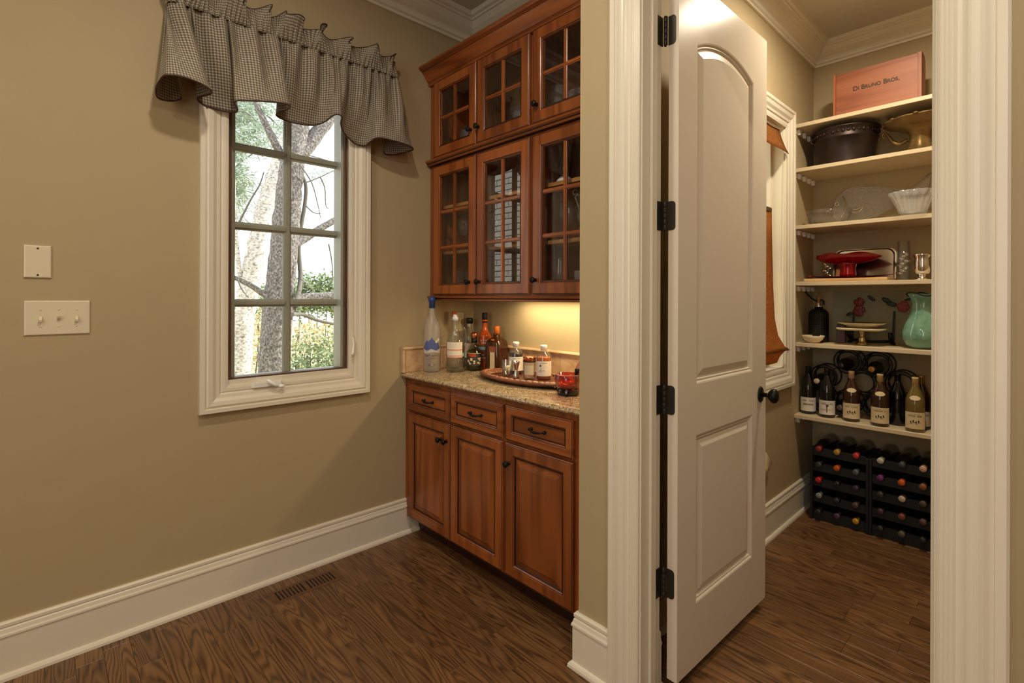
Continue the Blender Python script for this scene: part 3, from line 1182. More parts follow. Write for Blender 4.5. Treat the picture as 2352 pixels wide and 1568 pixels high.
def knob(parent, x, y, z):
    mb = MB()
    mb.lathe([(0.0095, 0.0), (0.0095, -0.002), (0.006, -0.004), (0.0055, -0.012), (0.009, -0.016), (0.0145, -0.020), (0.0155, -0.025), (0.012, -0.030), (0, -0.032)], 16, (x, y, z), 'x')
    return mb.build('knob', 'bronze', parent)


def pull(parent, x, y, z):
    mb = MB()
    pts = []
    for k in range(13):
        u = k / 12 * 2 - 1
        pts.append((x - 0.012 - 0.014 * (1 - u * u), y + 0.042 * u, z - 0.004 * (1 - u * u)))
    mb.tube(pts, [0.0035 + 0.0022 * (1 - abs(k / 6 - 1)) for k in range(13)], 8)
    for s in (-1, 1):
        mb.lathe([(0.008, 0), (0.0075, -0.003), (0.005, -0.006), (0.0045, -0.014)], 12, (x, y + 0.040 * s, z), 'x')
        mb.ball((x - 0.012, y + 0.045 * s, z), 0.0062, 10, 7)
    return mb.build('pull', 'bronze', parent)


BX = 1.567      # face frame of the base cabinets
DF = 1.547      # front of their doors


def base_unit(y0, y1, label, cols):
    t = thing('base_cabinet', label, 'cabinet', ((BX + XN) / 2, (y0 + y1) / 2, 0), 'cherry base cabinets under the granite counter')
    mb = MB()
    mb.box((BX + 0.019, y0, 0.105), (XN - 0.001, y0 + 0.018, 0.903)).box((BX + 0.019, y1 - 0.018, 0.105), (XN - 0.001, y1, 0.903)).box((BX + 0.019, y0, 0.105), (XN - 0.001, y1, 0.123)).box((XN - 0.02, y0, 0.123), (XN - 0.001, y1, 0.903))
    mb.build('carcass', 'cherry', t)
    mb = MB()
    ys = sorted([y0, y1] + [c for col in cols for c in (col[0] + 0.008, col[1] - 0.008)])
    for a, b in zip(ys[0::2], ys[1::2]):
        mb.box((BX, a, 0.105), (BX + 0.019, b, 0.903))
    for a, b in zip(ys[1::2], ys[2::2]):
        mb.box((BX, a, 0.105), (BX + 0.019, b, 0.135)).box((BX, a, 0.700), (BX + 0.019, b, 0.735)).box((BX, a, 0.872), (BX + 0.019, b, 0.903))
    mb.build('face_frame', 'cherry', t)
    MB().box((1.648, y0, 0.0), (1.664, y1, 0.105)).build('toe_kick', 'glaze', t)
    for ya, yb, ky in cols:
        d = panel_front('drawer', t, DF, ya, yb, 0.726, 0.880, 0.0195, 0.040, False, True)
        pull(d, DF + 0.0115, (ya + yb) / 2, 0.803)
        d = panel_front('door', t, DF, ya, yb, 0.119, 0.712, 0.0195, 0.052)
        knob(d, DF, ky, 0.625)
    return t


D1, D2, D3 = (2.114, 2.512), (1.707, 2.105), (1.292, 1.687)
base_unit(1.697, 2.5645, 'wide cherry base cabinet with two drawers over two doors, against the window wall', [(*D1, 2.185), (*D2, 2.133)])
base_unit(1.1955, 1.697, 'narrow cherry base cabinet with one drawer over one door, next to the pantry wall', [(*D3, 1.661)])

# granite worktop
wt = thing('granite_worktop', 'speckled beige granite worktop across the cherry base cabinets', 'worktop', (1.80, 1.88, 0.905))
mb = MB()
pr = [(0, 0), (-0.508, 0), (-0.522, 0.002), (-0.532, 0.008), (-0.536, 0.015), (-0.532, 0.022), (-0.522, 0.028), (-0.508, 0.030), (0, 0.030)]
mb.mould([(a, b) for a, b in pr], [((XN - 0.001, YN + 0.0005, 0.904), (1, 0, 0), (0, 0, 1)), ((XN - 0.001, YW - 0.0005, 0.904), (1, 0, 0), (0, 0, 1))])
mb.build('slab', 'granite', wt)
bs = thing('backsplash', 'low beige marble backsplash with a rounded top moulding above the granite', 'backsplash', (2.05, 1.9, 0.934))
y = YN + 0.001
while y < YW - 0.03:
    y2 = min(y + 0.302, YW - 0.022)
    MB().box((2.052, y + 0.0006, 0.9345), (XN - 0.001, y2 - 0.0006, 1.062), bev=0.001).build('tile', 'marble', bs)
    y = y2
x = 1.556
for x2 in (1.80, 2.049):
    MB().box((x + 0.0006, YW - 0.018, 0.9345), (x2 - 0.0006, YW - 0.0005, 1.062), bev=0.001).build('tile', 'marble', bs)
    x = x2
cp = [(0, 0), (0.020, 0), (0.024, 0.004), (0.026, 0.010), (0.024, 0.016), (0.018, 0.020), (0, 0.020)]
MB().mould(cp, [((XN - 0.001, YN + 0.001, 1.062), (-1, 0, 0), (0, 0, 1)), ((XN - 0.001, YW - 0.0005, 1.062), (-1, -1, 0), (0, 0, 1)), ((1.535, YW - 0.0005, 1.062), (0, -1, 0), (0, 0, 1))]).build('cap_moulding', 'marble', bs)
MB().mould(cp, [((1.535, YW - 0.0005, 0.9345), (0, -1, 0), (1, 0, 0)), ((1.535, YW - 0.0005, 1.062), (0, -1, 0), (1, 0, 0))]).build('end_moulding', 'marble', bs)

# wall cabinets with glazed doors
UX, UF = 1.734, 1.714


def glass_door(parent, ya, yb, z0, z1, rows, ky, kz):
    fw = 0.066
    mats = ['cherry', 'glaze']
    mb = MB()
    b = [(0.0, 0.0195), (0.0, 0.004), (0.0025, 0.0016), (0.0055, 0.0012), (0.0075, 0.0), (fw - 0.014, 0.0), (fw - 0.011, 0.0018), (fw - 0.007, 0.0014), (fw - 0.004, 0.0060), (fw, 0.0066), (fw, 0.0195)]
    mb.rings([rect_ring(ya, yb, z0, z1, i, UF + d) for i, d in b], True, mats=[0, 0, 1, 0, 0, 0, 1, 0, 1, 0, 0])
    # back of the frame
    mb.rings([rect_ring(ya, yb, z0, z1, i, UF + 0.0195) for i in (0, fw)], True, mats=[0, 0])
    d = mb.build('door', mats, parent)
    a, c, e, g = ya + fw, yb - fw, z0 + fw, z1 - fw
    ym = (a + c) / 2
    pf = [(-0.010, 0.0), (-0.010, 0.008), (-0.0065, 0.0095), (-0.0055, 0.013), (0.0055, 0.013), (0.0065, 0.0095), (0.010, 0.008), (0.010, 0.0)]
    xb = UF + 0.0185
    MB().mould(pf, [((xb, ym, e), (0, 1, 0), (-1, 0, 0)), ((xb, ym, g), (0, 1, 0), (-1, 0, 0))]).build('muntin', 'cherry', d)
    zz = [e + (g - e) * k / rows for k in range(rows + 1)]
    for k in range(1, rows):
        for p, q in ((a, ym - 0.006), (ym + 0.006, c)):
            MB().mould([(u, w * 0.97) for u, w in pf], [((xb, p, zz[k]), (0, 0, 1), (-1, 0, 0)), ((xb, q, zz[k]), (0, 0, 1), (-1, 0, 0))]).build('muntin', 'cherry_h', d)
    for k in range(rows):
        for p, q in ((a, ym), (ym, c)):
            MB().box((UF + 0.0135, p + 0.0015, zz[k] + 0.0015), (UF + 0.0165, q - 0.0015, zz[k + 1] - 0.0015)).build('pane', 'cabglass', d)
    knob(d, UF, ky, kz)
    return d


def wall_unit(name, y0, y1, zb, zt, label, cols, rows, shelves, kz, dz0, dz1):
    t = thing(name, label, 'cabinet', (1.90, (y0 + y1) / 2, zb), 'cherry wall cabinets with glazed doors')
    for ya in (y0, y1 - 0.018):
        MB().box((UX + 0.019, ya, zb), (XN - 0.001, ya + 0.018, zt)).build('side_panel', 'cherry', t)
    MB().box((XN - 0.010, y0 + 0.018, zb + 0.018), (XN - 0.001, y1 - 0.018, zt - 0.018)).build('back_panel', 'cabinside', t)
    MB().box((UX + 0.019, y0 + 0.018, zb), (XN - 0.001, y1 - 0.018, zb + 0.018)).build('bottom_panel', 'cabinside', t)
    MB().box((UX + 0.019, y0 + 0.018, zt - 0.018), (XN - 0.001, y1 - 0.018, zt)).build('top_panel', 'cabinside', t)
    for z in shelves:
        MB().box((UX + 0.034, y0 + 0.019, z - 0.018), (XN - 0.011, y1 - 0.019, z)).build('shelf', 'shelfwood', t)
    mb = MB()
    ys = sorted([y0, y1] + [c for col in cols for c in (col[0] + 0.006, col[1] - 0.006)])
    for a, b in zip(ys[0::2], ys[1::2]):
        mb.box((UX, a, zb), (UX + 0.019, b, zt))
    for a, b in zip(ys[1::2], ys[2::2]):
        mb.box((UX, a, zb), (UX + 0.019, b, dz0 + 0.02)).box((UX, a, dz1 - 0.02), (UX + 0.019, b, zt))
    mb.build('face_frame', 'cherry', t)
    for ya, yb, ky in cols:
        glass_door(t, ya, yb, dz0, dz1, rows, ky, kz)
    return t


U1, U2, U3 = (2.114, 2.510), (1.707, 2.103), (1.289, 1.686)
SH = (1.640, 1.912)
wall_unit('wall_cabinet', 1.696, 2.5645, 1.375, 2.166, 'double-door cherry wall cabinet with six-pane glass doors, lower tier beside the window wall', [(*U1, 2.160), (*U2, 2.075)], 3, SH, 1.452, 1.384, 2.138)
wall_unit('wall_cabinet', 1.1955, 1.696, 1.375, 2.166, 'single-door cherry wall cabinet with a six-pane glass door, lower tier next to the pantry wall', [(*U3, 1.660)], 3, SH, 1.452, 1.384, 2.138)
wall_unit('wall_cabinet', 1.696, 2.5645, 2.166, 2.680, 'double-door cherry wall cabinet with four-pane glass doors, top tier beside the window wall', [(*U1, 2.150), (*U2, 2.085)], 2, (), 2.278, 2.194, 2.640)
wall_unit('wall_cabinet', 1.1955, 1.696, 2.166, 2.680, 'single-door cherry wall cabinet with a four-pane glass door, top tier next to the pantry wall', [(*U3, 1.655)], 2, (), 2.278, 2.194, 2.640)
# mouldings along the run of wall cabinets: (out of the face, up)


def run_mould(name, prof, z, label, mats=('cherry_h', 'glaze'), ms=None, ret=None):
    mb = MB()
    mb.mould(prof, [((UX, YN + 0.0006, z), (-1, 0, 0), (0, 0, 1)), ((UX, YW - 0.0006, z), (-1, 0, 0), (0, 0, 1))], mats=ms)
    t = struct(name, mb, list(mats), label)
    return t


run_mould('trim_4', [(0, 0), (0.014, 0.0), (0.020, 0.004), (0.022, 0.010), (0.018, 0.015), (0.019, 0.018), (0.026, 0.022), (0.034, 0.032), (0.054, 0.060), (0.064, 0.070), (0.064, 0.073), (0.080, 0.080), (0.086, 0.086), (0.088, 0.096), (0, 0.096)], 2.636,
          'cherry crown moulding on top of the wall cabinets', ms=[0, 0, 0, 1, 0, 0, 0, 0, 0, 1, 0, 0, 0, 0])
run_mould('trim_5', [(0, 0), (0.022, 0.003), (0.027, 0.008), (0.024, 0.013), (0.030, 0.018), (0.038, 0.024), (0.038, 0.032), (0.030, 0.037), (0, 0.037)], 2.150, 'cherry rail moulding between the two tiers of wall cabinets', ms=[1, 0, 0, 1, 0, 0, 0, 0])
run_mould('trim_6', [(-0.018, 0), (0.010, 0.0), (0.014, 0.004), (0.013, 0.009), (0.010, 0.012), (0.020, 0.016), (0.022, 0.022), (0.016, 0.027), (0, 0.028), (-0.018, 0.027)], 1.350, 'cherry light rail below the wall cabinets', ms=[0, 0, 0, 1, 0, 0, 0, 1, 0])
ul = thing('under_cabinet_light', 'slim strip light under the wall cabinets', 'lamp', (1.975, 1.60, 1.36))
MB().box((1.935, 1.22, 1.356), (1.995, 2.10, 1.3748), bev=0.003).build('lamp_housing', 'whiteplastic', ul)

# ------------------------------------------------------------------ glassware in the wall cabinets
def goblet(h, rb, bowl, stem=0.45, mat='glass'):
    """stemmed glass standing at the origin; parts: foot, stem, bowl"""
    return dict(foot=[(0, 0), (rb * 0.85, 0.0), (rb * 0.87, 0.002), (rb * 0.3, 0.006), (0.004, 0.012)],
                stem=[(0.004, 0.011), (0.0032, h * stem * 0.5), (0.004, h * stem)],
                bowl=[(0.004, h * stem - 0.002)] + [(rb * r, h * (stem + (1 - stem) * z)) for r, z in bowl])


BOWL_WINE = [(0.35, 0.02), (0.75, 0.14), (0.97, 0.34), (1.0, 0.5), (0.92, 0.75), (0.80, 1.0), (0.77, 1.0), (0.90, 0.74), (0.96, 0.5), (0.70, 0.16), (0.0, 0.05)]
BOWL_FLUTE = [(0.3, 0.03), (0.55, 0.2), (0.68, 0.6), (0.66, 1.0), (0.62, 1.0), (0.64, 0.6), (0.5, 0.22), (0, 0.08)]


def stemware(name, label, loc, h, rb, bowl, mat='glass', group=None, stem=0.45):
    g = goblet(h, rb, bowl, stem)
    t = thing(name, label, 'glass', loc, group)
    for k in ('foot', 'stem', 'bowl'):
        MB().lathe(g[k], 20).build(k, mat, t, world=False)
    return t


def tumbler(name, label, loc, h, r, mat='glass', group=None, cat='glass', flare=1.08):
    o = MB().lathe([(0, 0), (r * 0.92, 0), (r, 0.004), (r * flare, h), (r * flare - 0.0025, h), (r * 0.9, 0.012), (0, 0.011)], 22).build(name, mat)
    o.location = loc
    return tag(o, label, cat, group)


Z1, Z2, Z3, Z4 = 1.3935, 1.6405, 1.9125, 2.1845
stemware('wine_glass', 'wine glass on the middle shelf behind the window-side six-pane door, front one', (1.86, 2.395, Z2), 0.200, 0.042, BOWL_WINE)
stemware('wine_glass', 'wine glass on the middle shelf behind the window-side six-pane door, back one', (1.95, 2.375, Z2), 0.200, 0.042, BOWL_WINE)
stemware('champagne_flute', 'tall flute on the top shelf behind the window-side six-pane door', (1.88, 2.34, Z3), 0.205, 0.034, BOWL_FLUTE)
for k, (x, y, w) in enumerate(((1.85, 2.43, 'first from the window wall'), (1.87, 2.355, 'second from the window wall'), (1.86, 2.275, 'third from the window wall'))):
    tumbler('highball_glass', 'highball glass on the cabinet floor, window-side door, ' + w, (x, y, Z1), 0.135, 0.033, 'glass', 'highball glasses on the cabinet floor')
stemware('wine_glass', 'large wine glass on the middle shelf behind the middle six-pane door', (1.88, 2.11, Z2), 0.21, 0.046, BOWL_WINE)
tumbler('rocks_glass', 'short glass on the cabinet floor behind the middle six-pane door', (1.84, 1.99, Z1), 0.09, 0.038)
tumbler('highball_glass', 'tall glass on the middle shelf behind the middle six-pane door', (1.92, 1.80, Z2), 0.16, 0.033, 'crystal')
stemware('wine_glass', 'wine glass on the middle shelf behind the six-pane door next to the pantry wall', (1.90, 1.672 - 0.05, Z2), 0.20, 0.044, BOWL_WINE)
stemware('hurricane_glass', 'tall hurricane glass on the cabinet floor next to the pantry wall', (1.88, 1.655, Z1), 0.225, 0.038, [(0.4, 0.02), (0.8, 0.15), (0.95, 0.32), (0.75, 0.6), (1.0, 1.0), (0.95, 1.0), (0.70, 0.6), (0.88, 0.32), (0.7, 0.16), (0, 0.06)], stem=0.2)
stemware('wine_glass', 'small wine glass behind the scroll-handled pitcher', (1.97, 1.54, Z2), 0.19, 0.040, BOWL_WINE)
tumbler('rocks_glass', 'short cut glass on the cabinet floor next to the pantry wall', (1.83, 1.47, Z1), 0.10, 0.038, 'crystal')
# white oil lamp on the top shelf, glass pitcher with scrolled handle
lp = thing('oil_lamp', 'white based lamp with a dark glass chimney on the cabinet top shelf', 'lamp', (1.90, 1.640, Z3))
MB().lathe([(0, 0), (0.046, 0), (0.050, 0.012), (0.042, 0.036), (0.026, 0.052), (0, 0.056)], 22).build('lamp_base', 'whiteplastic', lp, world=False)
MB().lathe([(0.028, 0.054), (0.040, 0.075), (0.042, 0.10), (0.028, 0.14), (0.022, 0.19)], 20).build('chimney', thin_glass('smoked_glass', (0.35, 0.33, 0.32), 0.05, 1.5), lp, world=False)
pt = thing('glass_pitcher', 'clear glass pitcher with a scrolled handle on the middle shelf', 'pitcher', (1.86, 1.455, Z2))
MB().lathe([(0, 0), (0.040, 0), (0.034, 0.012), (0.03, 0.03), (0.05, 0.06), (0.062, 0.10), (0.052, 0.15), (0.047, 0.19), (0.058, 0.22), (0.055, 0.22), (0.044, 0.19), (0.049, 0.15), (0.058, 0.10), (0.046, 0.06), (0, 0.04)], 26).build('body', 'glass', pt, world=False)
hp = []
for k in range(30):
    u = k / 29
    if u < 0.45:
        a = u / 0.45
        hp.append((0.01, 0.040 + 0.055 * a, 0.09 + 0.12 * a))
    else:
        a = (u - 0.45) / 0.55 * 2 * PI * 1.1
        r = 0.020 * (1 - 0.6 * (u - 0.45) / 0.55)
        hp.append((0.01, 0.095 - r * math.sin(a) * 1.0 - 0.0, 0.21 + 0.020 - r * math.cos(a)))
MB().tube(hp, 0.0045, 8).build('scroll_handle', plain('bright_glass', (190, 200, 198), 0.1, 0.3), pt, world=False)
# top tier
for k, (x, y, w) in enumerate(((1.86, 2.37, 'front'), (1.965, 2.33, 'back'))):
    stemware('crystal_goblet', 'cut crystal goblet behind the window-side four-pane door, ' + w + ' one', (x, y, Z4), 0.19, 0.046, BOWL_WINE, 'crystal', stem=0.35)
wb = MB().lathe([(0, 0), (0.04, 0), (0.045, 0.008), (0.075, 0.05), (0.088, 0.10), (0.086, 0.10), (0.072, 0.052), (0.04, 0.012), (0, 0.010)], 26).build('glass_bowl', plain('milky_glass', (176, 190, 200), 0.15, 0.0))
wb.location = (1.90, 2.125, Z4)
tag(wb, 'milky blue-white bowl behind the middle four-pane door', 'bowl')
vb = MB().lathe([(0, 0), (0.045, 0), (0.05, 0.01), (0.07, 0.08), (0.085, 0.19), (0.082, 0.19), (0.066, 0.08), (0.044, 0.016), (0, 0.014)], 26, wob=lambda a, k: 0.03 * math.cos(14 * a)).build('crystal_vase', 'crystal')
vb.location = (1.91, 1.93, Z4)
tag(vb, 'cut crystal vase behind the middle four-pane door', 'vase')
stemware('crystal_goblet', 'tall crystal goblet behind the four-pane door next to the pantry wall', (1.88, 1.675, Z4), 0.225, 0.056, BOWL_WINE, 'crystal', stem=0.3)
vb = MB().lathe([(0, 0), (0.05, 0), (0.052, 0.01), (0.070, 0.07), (0.080, 0.16), (0.077, 0.16), (0.066, 0.07), (0.046, 0.016), (0, 0.014)], 26, wob=lambda a, k: 0.03 * math.cos(16 * a)).build('crystal_bowl', 'crystal')
vb.location = (1.90, 1.53, Z4)
tag(vb, 'deep cut crystal bowl beside the tall crystal goblet', 'bowl')

# ------------------------------------------------------------------ bottles on the worktop
CT = 0.9345


def bottle_prof(h, r, sh0, sh1, rn, base=0.006):
    """body to sh0, shoulder to sh1, neck radius rn"""
    p = [(0, base * 0.6), (r * 0.8, 0.0), (r, base), (r, sh0)]
    for k in range(1, 7):
        t = k / 6
        e = (1 - math.cos(PI * t)) / 2
        p.append((r + (rn - r) * e, sh0 + (sh1 - sh0) * (t * 0.75 + 0.25 * t * t)))
    p += [(rn, h - 0.012), (rn * 1.18, h - 0.010), (rn * 1.18, h)]
    return p


def liquid_prof(prof, level, wall=0.003):
    out = [(0, wall + 0.004)]
    for r, z in prof[2:]:
        if z > level:
            break
        out.append((max(r - wall, 0.001), max(z, wall + 0.004)))
    last = out[-1][0]
    out += [(last, level), (0, level)]
    return out


def label_on(t, name, mat, r, half, z0, z1, x, y, off=0.0):
    a = facing(x, y) + off
    return patch(r, a - half, a + half, z0, z1).build(name, mat, t, world=False)


def wrap_text(t, name, body, size, r, z, x, y, mat, off=0.0, caps=False, wide=1.0):
    a0 = facing(x, y) + off
    f = lambda px, py: (r * math.cos(a0 + px / r), r * math.sin(a0 + px / r), z + py)
    return text_mb(body, size, f, small_caps=caps, wide=wide).build(name, mat, t, world=False, fix=False)


bx, by = 1.695, 2.486
t = thing('vodka_bottle', 'tall frosted vodka bottle with blue cap and blue picture, nearest the window', 'bottle', (bx, by, CT))
pv = [(0, 0.004), (0.042, 0.0), (0.0495, 0.006), (0.050, 0.225), (0.049, 0.248), (0.0455, 0.272), (0.0380, 0.294), (0.0280, 0.311), (0.0205, 0.326), (0.0170, 0.345), (0.0165, 0.376), (0, 0.376)]
MB().lathe(pv, 30).build('body', 'frost', t, world=False)
MB().lathe([(0.0180, 0.371), (0.0185, 0.410), (0.0215, 0.412), (0.0215, 0.424), (0.017, 0.432), (0.012, 0.44), (0, 0.442)], 20).build('cap', plain('blue_cap', (44, 74, 140), 0.35), t, world=False)


def hills(t, name, mat, r, half, lo, hi, x, y, off=0.0, n=26):
    """a printed shape bent round the bottle, its lower and upper edges given as functions of -1..1"""
    a0 = facing(x, y) + off
    mb = MB()
    rows = []
    for k in range(n + 1):
        u = -1 + 2 * k / n
        a = a0 + half * u
        rows.append([(r * math.cos(a), r * math.sin(a), lo(u)), (r * math.cos(a), r * math.sin(a), max(hi(u), lo(u) + 0.0004))])
    mb.rings(rows, False, mats=[0] * (n + 1), smooth=True)
    return mb.build(name, mat, t, world=False)


blue = plain('blue_print', (88, 100, 158), 0.6, bump=0.2, bscale=60, var=0.4)
hills(t, 'picture_hills', blue, 0.0506, 1.05, lambda u: 0.126, lambda u: 0.192 - 0.045 * u * u + 0.007 * math.sin(9 * u + 1) + 0.004 * math.sin(23 * u), bx, by, -0.08)
hills(t, 'snow_band', plain('snow_print', (204, 196, 188), 0.6, var=0.1), 0.0509, 1.2, lambda u: 0.113 + 0.004 * math.sin(4 * u + 1), lambda u: 0.130 + 0.005 * math.sin(7 * u + 2), bx, by)
for aoff, ah, z0, z1 in ((0.62, 0.30, 0.178, 0.186), (0.80, 0.16, 0.184, 0.198), (0.50, 0.12, 0.170, 0.180)):
    hills(t, 'bird', plain('bird_print', (228, 220, 206), 0.6), 0.0512, ah, lambda u: z0, lambda u: z0 + (z1 - z0) * (1 - u * u), bx, by, aoff, 8)
wrap_text(t, 'lettering', 'GREY GOOSE', 0.0155, 0.0511, 0.096, bx, by, plain('plum_ink', (74, 52, 54), 0.6), 0, False, 0.95)
wrap_text(t, 'lettering', 'VODKA', 0.0105, 0.0511, 0.080, bx, by, 'greyink')
for dx, c in ((-0.28, 'black'), (0.0, 'paper'), (0.28, None)):
    label_on(t, 'stripe', c or plain('red_print', (150, 50, 44), 0.6), 0.0510, 0.12, 0.042, 0.045, bx, by, dx)

bx, by = 1.792, 2.388
t = thing('handled_bottle', 'clear glass jug bottle with a loop handle and white and orange label', 'bottle', (bx, by, CT))
pv = bottle_prof(0.305, 0.054, 0.165, 0.262, 0.016)
MB().lathe(pv, 30).build('body', 'glass', t, world=False)
MB().lathe(liquid_prof(pv, 0.10), 26).build('spirit', thin_glass('pale_spirit', (0.93, 0.93, 0.86), 0.02, 0.6), t, world=False)
MB().lathe([(0.0175, 0.297), (0.0175, 0.318), (0.014, 0.322), (0.014, 0.334), (0, 0.336)], 18).build('stopper', 'whiteplastic', t, world=False)
MB().torus((0, 0, 0.295), 0.0185, 0.003, n=18).build('swing_clasp', 'chrome', t, world=False)
a0 = facing(bx, by)
rd = V((math.cos(a0 + PI / 2), math.sin(a0 + PI / 2), 0))
pts = [rd * q + V((0, 0, z)) for q, z in ((0.018, 0.270), (0.032, 0.272), (0.050, 0.255), (0.060, 0.225), (0.064, 0.195), (0.062, 0.170), (0.052, 0.155))]
MB().tube(spline([tuple(p) for p in pts], 5), [0.0075] * 31, 10).build('handle', 'glass', t, world=False)
label_on(t, 'label', 'paper', 0.0546, 0.95, 0.086, 0.176, bx, by, -0.12)
label_on(t, 'label_stripe', plain('orange_print', (206, 104, 52), 0.6), 0.0550, 0.95, 0.128, 0.133, bx, by, -0.12)
label_on(t, 'label_foot', plain('peach_print', (214, 166, 146), 0.6), 0.0549, 0.92, 0.086, 0.100, bx, by, -0.12)
label_on(t, 'tax_strip', plain('pale_blue_print', (148, 180, 190), 0.6), 0.0548, 0.14, 0.092, 0.112, bx, by, 0.98)

bx, by = 1.866, 2.498
t = thing('liqueur_bottle', 'slim clear bottle with an orange cap behind the jug bottle', 'bottle', (bx, by, CT))
MB().lathe(bottle_prof(0.328, 0.036, 0.20, 0.268, 0.0135), 26).build('body', 'glass', t, world=False)
MB().lathe([(0.0155, 0.318), (0.0155, 0.346), (0.013, 0.35), (0, 0.35)], 18).build('cap', plain('orange_cap', (206, 92, 34), 0.4), t, world=False)
MB().lathe([(0.0148, 0.285), (0.0148, 0.317)], 18).build('neck_label', 'paper', t, world=False)

bx, by = 1.985, 2.498
t = thing('gin_bottle', 'clear bottle with a dark green cap behind the skull-label bottle', 'bottle', (bx, by, CT))
pv = bottle_prof(0.285, 0.038, 0.19, 0.245, 0.013)
MB().lathe(pv, 26).build('body', 'glass', t, world=False)
MB().lathe([(0.021, 0.272), (0.022, 0.300), (0.019, 0.306), (0, 0.306)], 20).build('cap', plain('green_cap', (30, 44, 38), 0.35), t, world=False)
MB().lathe([(0.0145, 0.25), (0.0145, 0.27)], 18).build('neck_label', 'paper', t, world=False)
label_on(t, 'label', 'paper', 0.0385, 0.9, 0.06, 0.15, bx, by)

bx, by = 1.905, 2.352
t = thing('tequila_bottle', 'squat bottle with black label, red title strip and black cork stopper', 'bottle', (bx, by, CT))
pv = bottle_prof(0.185, 0.0465, 0.105, 0.160, 0.0165)
MB().lathe(pv, 28).build('body', thin_glass('green_tint_glass', (0.80, 0.84, 0.70), 0.02, 1.5), t, world=False)
MB().lathe(liquid_prof(pv, 0.124), 24).build('spirit', thin_glass('golden_spirit', (0.72, 0.64, 0.36), 0.02, 0.6), t, world=False)
MB().lathe([(0.0185, 0.166), (0.0185, 0.192)], 18).build('neck_band', 'black', t, world=False)
MB().lathe([(0.018, 0.190), (0.0215, 0.196), (0.0225, 0.218), (0.018, 0.226), (0, 0.227)], 18).build('stopper', 'copper', t, world=False)
label_on(t, 'label', plain('dark_print', (58, 52, 44), 0.6, bump=0.1, bscale=50, var=0.35), 0.0470, 1.1, 0.030, 0.104, bx, by)
label_on(t, 'title_strip', plain('red_title', (186, 58, 28), 0.6), 0.0473, 0.50, 0.086, 0.100, bx, by, -0.28)
label_on(t, 'label_edge', 'paperyellow', 0.0474, 1.1, 0.1035, 0.1065, bx, by)
rng = random.Random(4)
for k in range(11):
    aa = rng.uniform(-0.95, 0.95)
    zz = rng.uniform(0.036, 0.078)
    label_on(t, 'skull_print', 'paperyellow', 0.0474, rng.uniform(0.06, 0.16), zz, zz + rng.uniform(0.006, 0.016), bx, by, aa)

bx, by = 1.995, 2.362
t = thing('orange_vodka_bottle', 'tall bottle of bright orange liquor with a black cap and blue label', 'bottle', (bx, by, CT))
pv = bottle_prof(0.300, 0.039, 0.195, 0.258, 0.0145)
MB().lathe(pv, 28).build('body', plain('orange_glass', (206, 88, 26), 0.12, spec=0.6), t, world=False)
MB().lathe([(0.0165, 0.282), (0.0165, 0.338), (0.0145, 0.341), (0, 0.341)], 18).build('cap', 'black', t, world=False)
label_on(t, 'label', plain('rust_print', (150, 62, 40), 0.6, var=0.2), 0.0395, 1.2, 0.05, 0.118, bx, by)
label_on(t, 'sky_band', plain('sky_print', (150, 190, 198), 0.6), 0.0396, 1.2, 0.118, 0.138, bx, by)
label_on(t, 'horizon_band', 'ink', 0.0397, 1.2, 0.138, 0.144, bx, by)


def print_marks(t, mat, r, zc, h, half, x, y, n, off=0.0, seed=1):
    """a line of print too small to read: a row of letter-sized marks joined in one mesh"""
    rg = random.Random(seed)
    a0 = facing(x, y) + off
    mb = MB()
    w = 2 * half / n
    for k in range(n):
        if rg.random() < 0.12:
            continue
        s = a0 - half + w * k
        hh = h * rg.uniform(0.75, 1.0)
        p = patch(r, s + w * 0.12, s + w * rg.uniform(0.6, 0.85), zc - hh / 2, zc + hh / 2, n=2)
        i = len(mb.v)
        mb.addv(p.v)
        for f in p.f:
            mb.face([i + q for q in f])
    return mb.build('print', mat, t, world=False)


print_marks(t, 'paper', 0.0397, 0.176, 0.011, 0.75, bx, by, 7, 0, 3)
print_marks(t, 'paper', 0.0397, 0.160, 0.010, 0.42, bx, by, 3, -0.1, 4)
print_marks(t, 'paper', 0.0397, 0.088, 0.010, 0.55, bx, by, 5, 0, 5)
print_marks(t, 'paper', 0.0397, 0.070, 0.008, 0.7, bx, by, 8, 0, 6)

bx, by = 1.976, 2.230
t = thing('orange_liqueur_bottle', 'square-shouldered brown bottle with an orange cap and pale label behind the tray', 'bottle', (bx, by, CT))
pv = [(0, 0.004), (0.046, 0.0), (0.055, 0.006), (0.057, 0.02), (0.057, 0.145), (0.055, 0.162), (0.050, 0.180), (0.036, 0.193), (0.022, 0.200), (0.0165, 0.206), (0.0165, 0.222), (0, 0.222)]
MB().lathe(pv, 40, power=4.0).build('body', plain('brown_glass', (64, 32, 14), 0.1, var=0.25, spec=0.7), t, world=False)
t.rotation_euler = (0, 0, 0.18)
MB().lathe([(0.0180, 0.216), (0.0180, 0.262), (0.0160, 0.266), (0, 0.266)], 20).build('cap', plain('orange_foil', (204, 108, 40), 0.35), t, world=False)
mb = MB()
a0 = facing(bx, by) - 0.18
# the label sits on the flat face that looks towards the room (local -x) and its ribbon on the next
mb.box((-0.0582, -0.030, 0.022), (-0.0572, 0.004, 0.120))
mb.build('label', 'paperyellow', t, world=False)
MB().box((-0.0586, -0.036, 0.118), (-0.0573, 0.010, 0.152)).build('label_badge', plain('badge_print', (160, 84, 54), 0.6, var=0.2), t, world=False)
MB().ball((-0.045, -0.004, 0.187), (0.010, 0.013, 0.006)).build('seal', plain('wax_seal', (170, 96, 50), 0.4), t, world=False)

